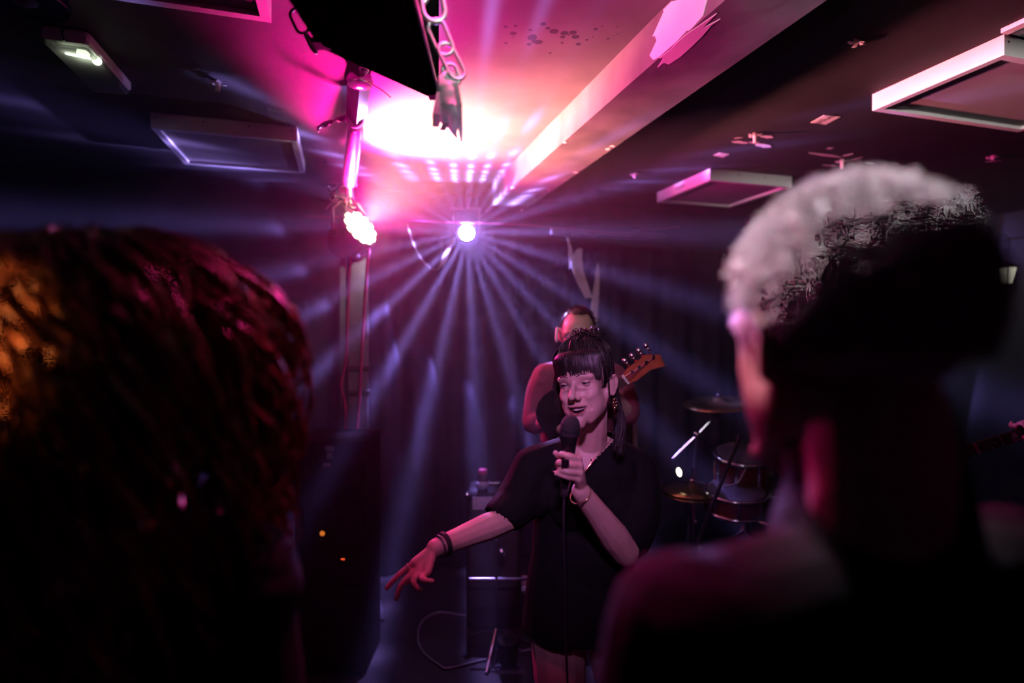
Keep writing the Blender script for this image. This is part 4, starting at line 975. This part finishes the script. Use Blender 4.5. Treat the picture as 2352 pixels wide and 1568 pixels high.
    limb(dm, [shR+Vector((.03, 0, -.05)), (ch+cR)/2+Vector((0, .02, .03)), cR+Vector((.04, .03, .0))], [.06, .06, .035])
    dme = remesh(dm, .005, 6); a = mverts(dme)
    n_ = np.array([noise.noise(Vector((p[0]*9, p[1]*9, p[2]*3.5))) for p in a]); cen = np.array([ch.x, ch.y])
    rad = a[:, :2]-cen; rl = np.linalg.norm(rad, axis=1)[:, None]+1e-6; a[:, :2] += rad/rl*(n_*.009*np.clip((1.25-a[:, 2])*3, 0, 1))[:, None]; set_mverts(dme, a)
    hem = Q(0, 1487, 1.6).z
    nA, nB = Q(1428, 1003, 1.66), Q(1336, 1092, 1.60); nC = Q(1282, 1008, 1.66)
    px = lambda c: (1176+c[:,0]/c[:,1]*F, 770-(c[:,2]-CZ)/c[:,1]*F)
    dR = np.array((cR-shR).normalized()); dL = np.array(Vector((wL-eL)).normalized())
    def kd_(c):
        X, Y = px(c); k = c[:, 2] > hem+.006*np.sin(c[:, 0]*40)
        # neck opening: a V at the front, a round cut around the neck
        xl = 1282+(1336-1282)*np.clip((Y-1000)/92, 0, 1); xr = 1430+(1336-1430)*np.clip((Y-1000)/92, 0, 1)**.8
        k &= ~((X > xl) & (X < xr) & (Y < 1092) & (c[:, 1] < nb.y+.02))
        k &= ~(((c[:, 0]-nb.x)/.075)**2+((c[:, 1]-nb.y-.0)/.07)**2 < 1) | (c[:, 2] < nb.z-.05)
        k &= ~(((c-np.array(cR)) @ dR > .012) & (c[:, 0] < shR.x+.02) & (c[:, 2] > cR.z-.12))
        return k
    keep_faces(dme, kd_); a = mverts(dme); set_mverts(dme, a-np.array(off))
    d_ = link_mesh('dress', dme, 'dress', body, off, True); sm = d_.modifiers.new('t', 'SOLIDIFY'); sm.thickness = .003; sm.offset = 0
    # jewellery
    e = H.w(.079, .008, -.052)
    for k in range(10):
        t = math.pi*2*k/10+.3
        if k == 0: mbj = MB()
        mbj.ell(e+H.r @ Vector((.003, math.cos(t)*.011, math.sin(t)*.0135-.012)), .0042, None, 8, 6)
    mbj.build('hoop_earring', 'gold', body, True)
    MB().tube(spline([Q(1398, 1016, 1.63), Q(1378, 1040, 1.595), Q(1356, 1066, 1.575), Q(1340, 1090, 1.565)], 5), .0011, 5).build('necklace', 'gold', body)
    for q in ((1358, 1055, 1.572), (1345, 1081, 1.563)): MB().ell(Q(*q), (.002, .002, .0048)).build('necklace_bead', 'gold', body, True)
    ax = (eR-wR).normalized(); c0 = wR+ax*.012
    for i, (t, rr) in enumerate(((0, .0275), (.012, .0285), (.018, .029))): MB().torus(c0+ax*t, ax, rr, .0038 if i else .003, 24, 6).build('bracelet', 'rubber' if i else 'dsteel', body, True)
    ax = (eL-wL).normalized(); MB().torus(wL+ax*.006+Vector((-.004, 0, -.004)), ax, .029, .002, 24, 6).build('bracelet', 'gold', body, True)
    rg = Q(1298, 1063, 1.383); MB().box(rg, (.0095, .003, .0085)).build('square_ring', 'nail', body)
    MB().torus(Q(1299, 1066, 1.394), (1, .1, .15), .0108, .0015, 18, 6).build('ring_band', 'dsteel', body, True)
    MB().torus(Q(939, 1302, 1.4165), Q(926, 1312, 1.415)-kn[0], .0102, .0013, 18, 6).build('ring_band', 'chrome', body, True)
    MB().ell(Q(1270, 1085, 1.4), (.004, .003, .0035)).build('painted_nail', 'nail', body, True)
    # microphone (held, a thing of its own)
    axm = (m1-m0).normalized()
    o = thing('microphone', 'black hand-held vocal microphone at the singer mouth', 'microphone', m1)
    MB().lathe(m0, axm, [(-.034, .006), (-.031, .014), (-.024, .0205), (-.012, .0245), (0, .0255), (.008, .0245)], 24).build('grille_ball', 'grille', o, True)
    MB().lathe(m0, axm, [(.006, .026), (.014, .026), (.016, .024)], 24).build('collar', 'dsteel', o, 'auto')
    MB().lathe(m0, axm, [(.016, .023), (.04, .0195), (.10, .0155), (.148, .0125), (.15, .011)], 20).build('handle', 'blackgl', o, 'auto')
    MB().lathe(m0+axm*.15, axm, [(0, .0095), (.02, .0095), (.024, .007)], 14).build('cable_plug', 'dsteel', o, 'auto')
    tag(MB().tube(spline([m0+axm*.17, Q(1295, 1220, 1.44), Q(1298, 1350, 1.46), Q(1300, 1480, 1.5), Vector((.15, 1.45, .5)), Vector((.16, 1.5, .02)), Vector((.05, 1.9, .006)), Vector((.0, 2.3, .006))], 8), .0032, 6).build('microphone_cable', 'cableblk', smooth=True), 'black cable hanging from the singer microphone to the floor', 'cable')
singer()
# ---------------------------------------------------------------- plain clothed figure for the others
def figure(name_label, H, shl, shr, arms, torso, hips, legs_to, top, bottom, skin, voxel, female=False, extra=None, headkw=None, cut=None):
    mb = MB(); add_head(mb, H, female); nb = (shl+shr)/2+Vector((0, 0, .02))
    limb(mb, [H.w(0, .03, -.05), H.w(0, .036, -.11), nb], [.056, .056, .062])
    for ch_ in arms.get('bare', []): limb(mb, *ch_)
    for fn in arms.get('hands', []): fn(mb)
    limb(mb, [shl, nb, shr], [.05, .056, .05]); mb.ell(torso, (.15, .1, .2)); mb.ell(hips, (.15, .11, .14))
    for f in legs_to:
        k_ = (hips+f)/2+Vector((0, -.03, 0)); limb(mb, [hips+Vector(((f.x-hips.x)*.8, 0, -.05)), k_, f+Vector((0, 0, .08))], [.085, .06, .045]); limb(mb, [f+Vector((0, .04, .04)), f+Vector((0, -.12, .03))], [.04, .032])
    me = remesh(mb, voxel, 4); head_post(me, H); paint(me, H)
    off = Vector((hips.x, hips.y, 0)); set_mverts(me, mverts(me)-np.array(off))
    body = link_mesh('person', me, [skin, 'lips', 'mouth'], None, off, True); tag(body, name_label, 'person')
    cm = MB(); limb(cm, [shl, nb+Vector((0, 0, -.01)), shr], [.062, .064, .062]); cm.ell(torso, (.175, .125, .225)); cm.ell(hips+Vector((0, 0, .06)), (.17, .13, .12))
    limb(cm, [shl+Vector((0, 0, -.03)), torso], [.07, .1]); limb(cm, [shr+Vector((0, 0, -.03)), torso], [.07, .1])
    for ch_ in arms.get('sleeves', []): limb(cm, *ch_)
    cme = remesh(cm, max(voxel, .006), 6); a = mverts(cme); n_ = np.array([noise.noise(Vector(p)*8) for p in a]); nn = np.empty(len(a)*3); cme.vertices.foreach_get('normal', nn); a += nn.reshape(-1, 3)*(n_*.008)[:, None]; set_mverts(cme, a)
    keep_faces(cme, lambda c: ~((((c[:, 0]-nb.x)/.058)**2+((c[:, 1]-nb.y)/.058)**2 < 1) & (c[:, 2] > nb.z)))
    set_mverts(cme, mverts(cme)-np.array(off)); link_mesh('top_garment', cme, top, body, off, True)
    tm = MB(); tm.ell(hips+Vector((0, 0, -.02)), (.165, .125, .13))
    for f in legs_to:
        k_ = (hips+f)/2+Vector((0, -.03, 0)); limb(tm, [hips+Vector(((f.x-hips.x)*.8, 0, -.05)), k_, f+Vector((0, 0, .09))], [.1, .078, .066])
    tme = remesh(tm, .01, 4); set_mverts(tme, mverts(tme)-np.array(off)); link_mesh('trousers', tme, bottom, body, off, True)
    return body, off
def scalp(H, az, el, off=0.0, s=(1, 1, 1)):
    d = Vector((math.sin(az)*math.cos(el), -math.cos(az)*math.cos(el), math.sin(el)))
    return Vector((0, .018, .032))+Vector((d.x*(.078*s[0]+off), d.y*(.101*s[1]+off), d.z*(.090*s[2]+off)))
def short_hair(body, H, off, n, L, m, rad, seed, cap=.006, wave=.4, hairline=.045):
    hm = MB(); hm.ell(H.w(0, .02, .034), [x*H.k for x in (.077+cap, .1+cap, .088+cap)], H.r, 24, 16); me = remesh(hm, .005, 1); a = mverts(me)
    nz = np.array([noise.noise(Vector(p)*28) for p in a]); nn = np.empty(len(a)*3); me.vertices.foreach_get('normal', nn); a += nn.reshape(-1, 3)*(nz*cap*.6)[:, None]; set_mverts(me, a)
    keep_faces(me, lambda c: (lambda l: ~((l[:, 1] < -.02) & (l[:, 2] < hairline+.012)) & ~((l[:, 2] < -.03+.0*l[:, 1]) & (l[:, 1] < .045)) & ~((l[:, 2] < .02) & (l[:, 1] < .012)))(H.l(c)))
    set_mverts(me, mverts(me)-np.array(off)); link_mesh('hair', me, m, body, off, True)
    rd = random.Random(seed); P = []
    while len(P) < n:
        az = rd.uniform(-math.pi, math.pi); el = rd.uniform(-.55, 1.55); p = scalp(H, az, el, cap*.6)
        if (p.y < -.02 and p.z < hairline+.01) or (p.z < -.02 and p.y < .045) or (p.z < .025 and p.y < .012): continue
        nrm = (p-Vector((0, .018, .02))).normalized(); fl = Vector((rd.uniform(-.3, .3), -.15+rd.uniform(-.3, .3), -.5+rd.uniform(-.2, .3)))
        ll = L*rd.uniform(.6, 1.2); q = p+(nrm*.75+fl*.5).normalized()*ll*.5; e = q+(nrm*.35+fl+Vector((wave*rd.uniform(-1, 1), wave*rd.uniform(-1, 1), wave*rd.uniform(-.5, 1)))).normalized()*ll*.5
        P.append([H.w(p), H.w(q), H.w(e)])
    hs = MB(); strands(hs, P, rad*H.k, 3, 3); hs.build('hair_strands', m, body, True)
# ---------------------------------------------------------------- bass player behind the singer
def bassist():
    d = 2.55
    H = Head(Q(1326, 768, d), (-.18, -.97), pitch=14, roll=4, k=1.02)
    shl, shr = Q(1412, 866, d+.03), Q(1252, 862, d); tor = Vector((.30, d+.06, 1.2)); hip = Vector((.31, d+.09, .88))
    eR = Q(1229, 965, d-.02); wR = Q(1300, 985, d-.22); eL = Q(1440, 950, d-.05); wL = Q(1405, 905, d-.2)
    def hr(mb):
        kn = [Q(1322+i*5, 990+i*7, d-.25) for i in range(4)]; palm(mb, wR, kn, .012)
        for i, q in enumerate(kn): finger(mb, [q, q+Vector((.03, -.01, -.02)), q+Vector((.045, .0, -.045))], .009)
        finger(mb, [wR, wR+Vector((.03, -.03, .02)), wR+Vector((.055, -.035, .01))], .010)
    def hl(mb):
        kn = [Q(1398-i*6, 893+i*5, d-.26) for i in range(4)]; palm(mb, wL, kn, .012)
        for i, q in enumerate(kn): finger(mb, [q, q+Vector((-.012, -.02, .012)), q+Vector((-.02, .005, .03))], .009)
        finger(mb, [wL, wL+Vector((-.02, .03, .03)), wL+Vector((-.03, .03, .055))], .010)
    arms = dict(bare=[([eR, (eR+wR)/2, wR], [.044, .040, .028]), ([eL, (eL+wL)/2, wL], [.042, .038, .028])], hands=[hr, hl],
                sleeves=[([shr, (shr+eR)/2+Vector((-.012, 0, 0)), eR, eR+(wR-eR)*.12], [.062, .060, .056, .056]), ([shl, (shl+eL)/2+Vector((.012, 0, 0)), eL, eL+(wL-eL)*.1], [.062, .06, .056, .055])])
    body, off = figure('bass player in a dark red shirt standing behind the singer, face lit pink', H, shl, shr, arms, tor, hip, [hip+Vector((-.12, 0, -.88)), hip+Vector((.12, 0, -.88))], 'shirt', 'trouser', 'skin2', .005)
    add_eyes(body, H, 'skin2', (0, -.2), .7)
    short_hair(body, H, off, 420, .010, 'hairdk', .0016, 3, .001, hairline=.088)
    MB().link(H.w(-.092, .018, -.012), H.r @ Vector((0, .2, 1)), H.r @ Vector((0, 1, 0)), .06, .032, .006).build('pale_ear_loop', 'tape', body, True)  # pale loop at his right ear
    mb = MB()
    for s in (-1, 1): mb.link(H.w(.031*s, -.094, -.002), H.r @ Vector((1, 0, 0)), H.r @ Vector((0, 0, 1)), .05, .034, .002)
    mb.cyl(H.w(-.008, -.1, .004), H.w(.008, -.1, .004), .0018, n=5)
    for s in (-1, 1): mb.cyl(H.w(.055*s, -.092, .004), H.w(.08*s, .01, .006), .0018, n=5)
    mb.build('glasses', 'dsteel', body, True)
    # bass guitar
    a, b = Q(1356, 926, d-.24), Q(1428, 876, d-.28); ax = (b-a).normalized(); tipn = b+ax*.02
    o = thing('bass_guitar', 'red wooden bass guitar held by the player behind the singer', 'guitar', Q(1290, 1080, d-.2))
    nrm = Vector((0, -1, .1)); nrm = (nrm-ax*nrm.dot(ax)).normalized(); sd = ax.cross(nrm).normalized()
    c = a-ax*.10; out = []
    for i in range(28):
        t = 2*math.pi*i/28; r1 = .125*(1-.16*math.cos(2*t)+.05*math.cos(3*t)); out.append(c+ax*math.cos(t)*r1*1.25+sd*math.sin(t)*r1*.95-nrm*.02)
    MB().prism(out, nrm*.04).build('guitar_body', 'blackgl', o)
    MB().tube([a-ax*.02, b], [.022, .020], 8, up=nrm).build('neck', 'wood', o)
    MB().box((a+b)/2+nrm*.021, (.019, ((b-a).length+.02)/2, .004), Matrix((sd, ax, nrm)).transposed()).build('fretboard', 'fret', o)
    hd = [tipn-sd*.02, tipn+sd*.02, tipn+ax*.03+sd*.03, tipn+ax*.10+sd*.026, tipn+ax*.155+sd*.046, tipn+ax*.165+sd*.0, tipn+ax*.12-sd*.034, tipn+ax*.03-sd*.03]
    MB().prism([p-nrm*.008 for p in hd], nrm*.016).build('headstock', 'wood', o)
    MB().box(tipn+nrm*.012, (.021, .004, .006), Matrix((sd, ax, nrm)).transposed()).build('nut', 'teeth', o)
    for k in range(4):
        p = tipn+ax*(.04+.034*k)-sd*.03 if True else None
        e = p-sd*.03; MB().cyl(p, e, .004, n=6).add(*(lambda m: (m.v, m.f))(MB().ell(e, (.011, .008, .011)))).build('tuning_peg', 'chrome', o, True)
        MB().lathe(tipn+ax*(.04+.034*k)-sd*.01+nrm*.006, nrm, [(0, .008), (.018, .006)], 8).build('string_post', 'chrome', o)
        MB().tube([a-ax*.12+sd*(.012*(k-1.5))+nrm*.03, tipn+sd*.008*(k-1.5)+nrm*.018, tipn+ax*(.04+.034*k)-sd*.01+nrm*.018], .0011, 4).build('string', 'chrome', o)
bassist()
# ---------------------------------------------------------------- guitarist at the right edge
def guitarist():
    d = 2.35
    H = Head(Q(2560, 700, d+.1), (-.5, -.86), k=1.0)
    shl, shr = Q(2660, 830, d+.1), Q(2470, 820, d+.15); tor = Vector((2.52, d+.15, 1.18)); hip = Vector((2.52, d+.17, .86))
    a, b = Q(2420, 972, d), Q(2236, 1030, d); ax = (b-a).normalized()
    eR = Q(2440, 960, d+.12); wR = Q(2392, 975, d+.0); eL = Q(2720, 1000, d+.05); wL = Q(2560, 1050, d-.1)
    nrm = Vector((-.15, -1, .25)); nrm = (nrm-ax*nrm.dot(ax)).normalized(); sd = ax.cross(nrm).normalized()
    if sd.z < 0: sd = -sd
    def hr(mb):
        kn = [Q(2356, 985, d-.02)+ax*(.017*(i-1.5))-sd*.03+nrm*.004 for i in range(4)]; palm(mb, wR-sd*.02, kn, .012)
        for i, q in enumerate(kn): finger(mb, [q+sd*.05-nrm*.01, q+sd*.062+nrm*.022, q+sd*.04+nrm*.034, q+sd*.018+nrm*.026], .0095)
        finger(mb, [wR, q+sd*.05-nrm*.03, q+sd*.07-nrm*.02], .0105)
    arms = dict(bare=[([eR, (eR+wR)/2, wR], [.045, .040, .028]), ([eL, (eL+wL)/2, wL], [.045, .04, .028])], hands=[hr],
                sleeves=[([shr, (shr+eR)/2, eR], [.062, .06, .056]), ([shl, (shl+eL)/2, eL], [.062, .06, .056])])
    body, off = figure('guitarist mostly outside the right edge, only a fretting hand showing', H, shl, shr, arms, tor, hip, [hip+Vector((-.12, 0, -.86)), hip+Vector((.12, 0, -.86))], 'jacket', 'trouser', 'skin2', .006)
    short_hair(body, H, off, 200, .03, 'hairdk', .0026, 5)
    o = thing('electric_guitar', 'guitar neck with dotted fretboard reaching in at the right edge', 'guitar', Q(2500, 1100, d))
    c = a-ax*.42; out = []
    for i in range(28):
        t = 2*math.pi*i/28; r1 = .16*(1-.16*math.cos(2*t)+.05*math.cos(3*t)); out.append(c+ax*math.cos(t)*r1*1.25+sd*math.sin(t)*r1*.95-nrm*.02)
    MB().prism(out, nrm*.04).build('guitar_body', 'wood', o)
    MB().tube([a-ax*.28, b], [.024, .021], 8, up=nrm).build('neck', 'fret', o)
    rm = Matrix((sd, ax, nrm)).transposed(); L = (b-a).length+.28
    MB().box((a-ax*.28+b)/2+nrm*.021, (.023, L/2, .004), rm).build('fretboard', 'fret', o)
    for k in range(11):
        t = L*(1-2**(-k/7.0)); p = b-ax*t*.9
        MB().box(p+nrm*.026, (.023, .0016, .0015), rm).build('fret', 'chrome', o)
        if k in (1, 3, 5, 7): MB().lathe(p-ax*.02+nrm*.0252, nrm, [(0, .005), (.0008, .005)], 10).build('inlay_dot', 'teeth', o)
    for k in range(6): MB().tube([c+sd*.007*(k-2.5)+nrm*.034, b+sd*.006*(k-2.5)+nrm*.029], .0009, 4).build('string', 'chrome', o)
    hd = [b-sd*.02, b+sd*.02, b+ax*.04+sd*.035, b+ax*.16+sd*.03, b+ax*.17-sd*.01, b+ax*.05-sd*.03]
    MB().prism([p-nrm*.008 for p in hd], nrm*.016).build('headstock', 'fret', o)
guitarist()
# ---------------------------------------------------------------- grey-haired man in the foreground
def man():
    H = Head(Q(1915, 775, .53), (-.16, .98), pitch=6, roll=0, k=1.08)
    c = H.c; nb = c+Vector((.03, -.01, -.170)); fx = Vector((-.62, .78, 0)).normalized(); lf = Vector((-fx.y, fx.x, 0))   # his left
    fx = Vector((-.35, .94, 0)).normalized(); lf = Vector((-fx.y, fx.x, 0))
    shl = nb+lf*.2+Vector((0, 0, -.075))+fx*.01; shr = nb-lf*.2+Vector((0, 0, -.075)); tor = nb+Vector((0, 0, -.33)); hip = nb+Vector((0, 0, -.66))
    eL = shl+lf*.05+Vector((0, 0, -.3)); wL = eL+fx*.2+Vector((0, 0, -.12)); eR = shr-lf*.05+Vector((0, 0, -.3)); wR = eR+fx*.2+Vector((0, 0, -.12))
    def hands(mb):
        for wv in (wL, wR):
            kn = [wv+fx*.08+lf*.018*(i-1.5)+Vector((0, 0, -.03)) for i in range(4)]; palm(mb, wv, kn, .012)
            for q in kn: finger(mb, [q, q+fx*.03+Vector((0, 0, -.02)), q+fx*.03+Vector((0, 0, -.05))], .0095)
            finger(mb, [wv, wv+fx*.05+lf*.03, wv+fx*.07+lf*.03+Vector((0, 0, -.02))], .011)
    arms = dict(bare=[([eL, wL], [.045, .03]), ([eR, wR], [.045, .03])], hands=[hands], sleeves=[([nb+Vector((0, 0, -.02)), nb+Vector((0, .0, .04)), nb+Vector((-.012, .01, .105))], [.09, .076, .074]), ([shl, (shl+eL)/2, eL, wL], [.07, .065, .06, .045]), ([shr, (shr+eR)/2, eR, wR], [.07, .065, .06, .045])])
    fz = Vector((0, 0, -hip.z))
    body, off = figure('grey-haired man in a dark jacket in the right foreground, seen from behind, out of focus', H, shl, shr, arms, tor, hip, [hip+lf*.12+fz, hip-lf*.12+fz], 'jacket', 'trouser', 'skin2', .005)
    add_eyes(body, H, 'skin2', squint=.95)
    short_hair(body, H, off, 6500, .016, 'hairgr', .0009, 8, .004, wave=.2, hairline=.05)
man()
# ---------------------------------------------------------------- curly-haired woman in the left foreground
def woman():
    H = Head(Q(330, 800, .74), (.30, .95), pitch=0, k=1.0)
    c = H.c; nb = c+Vector((-.01, .01, -.21)); fx = Vector((.30, .95, 0)).normalized(); lf = Vector((-fx.y, fx.x, 0))
    shl = nb+lf*.17+Vector((0, 0, -.06)); shr = nb-lf*.17+Vector((0, 0, -.06)); tor = nb+Vector((0, 0, -.3)); hip = nb+Vector((0, 0, -.62))
    eL = shl+lf*.04+Vector((0, 0, -.28)); wL = eL+fx*.2+Vector((0, 0, -.08)); eR = shr-lf*.04+Vector((0, 0, -.28)); wR = eR+fx*.2+Vector((0, 0, -.08))
    def hands(mb):
        for wv in (wL, wR):
            kn = [wv+fx*.075+lf*.016*(i-1.5)+Vector((0, 0, -.03)) for i in range(4)]; palm(mb, wv, kn, .0105)
            for q in kn: finger(mb, [q, q+fx*.028+Vector((0, 0, -.02)), q+fx*.028+Vector((0, 0, -.045))], .0085)
            finger(mb, [wv, wv+fx*.045+lf*.028, wv+fx*.065+lf*.028+Vector((0, 0, -.02))], .0095)
    arms = dict(bare=[([eL, wL], [.04, .026]), ([eR, wR], [.04, .026])], hands=[hands], sleeves=[([shl, (shl+eL)/2, eL, wL], [.06, .055, .05, .04]), ([shr, (shr+eR)/2, eR, wR], [.06, .055, .05, .04])])
    fz = Vector((0, 0, -hip.z))
    body, off = figure('woman with long curly reddish-brown hair in the left foreground, seen from behind, out of focus', H, shl, shr, arms, tor, hip, [hip+lf*.1+fz, hip-lf*.1+fz], 'jacket', 'trouser', 'skin', .006, female=True)
    add_eyes(body, H, 'skin')
    hm = MB(); hm.ell(H.w(0, .03, .03), [x*H.k for x in (.1, .115, .1)], H.r, 24, 16); hm.ell(H.w(0, .06, -.08), (.105, .08, .13), H.r); me = remesh(hm, .006, 2)
    keep_faces(me, lambda q: (lambda l: ~((l[:, 1] < -.035) & (l[:, 2] < .06)))(H.l(q))); set_mverts(me, mverts(me)-np.array(off)); link_mesh('hair', me, 'hairbr', body, off, True)
    rd = random.Random(21); hs = MB()
    for i in range(760):
        az = rd.uniform(.75, 2*math.pi-.75); el = rd.uniform(-.2, 1.5); p = scalp(H, az, el, .004)
        if p.y < -.05 and p.z < .06: continue
        d = Vector((math.sin(az), -math.cos(az), 0)); vol = rd.uniform(.35, 1.0)
        R1 = .075+(.10 if d.x > .25 else .115)*vol; zend = -rd.uniform(.12, .36); straight = d.x > .25            # her left side hangs straighter
        q1 = p+Vector((d.x*.03, d.y*.03, .018*vol)); q2 = Vector((d.x*R1, .02+d.y*R1*1.08, p.z*.45)); q3 = Vector((d.x*(R1+.012), .02+d.y*(R1+.01), (p.z*.3+zend)*.55)); q4 = Vector((d.x*R1*.95, .02+d.y*R1, zend))
        P = spline([p, q1, q2, q3, q4], 7); ph = rd.uniform(0, 6.28); m = len(P); fq = rd.uniform(.55, .95); am = (.004 if straight else .019)*rd.uniform(.5, 1.4)
        pts = [H.w(P[j]+Vector((math.cos(ph+j*fq), math.sin(ph+j*fq), .3*math.sin(ph+j*fq)))*am*min(1, j/8)) for j in range(m)]
        hs.tube(pts, [.0042*(1-.6*(j/(m-1))**2) for j in range(m)], 4)
    hs.build('curls', 'hairbr', body, True)
woman()
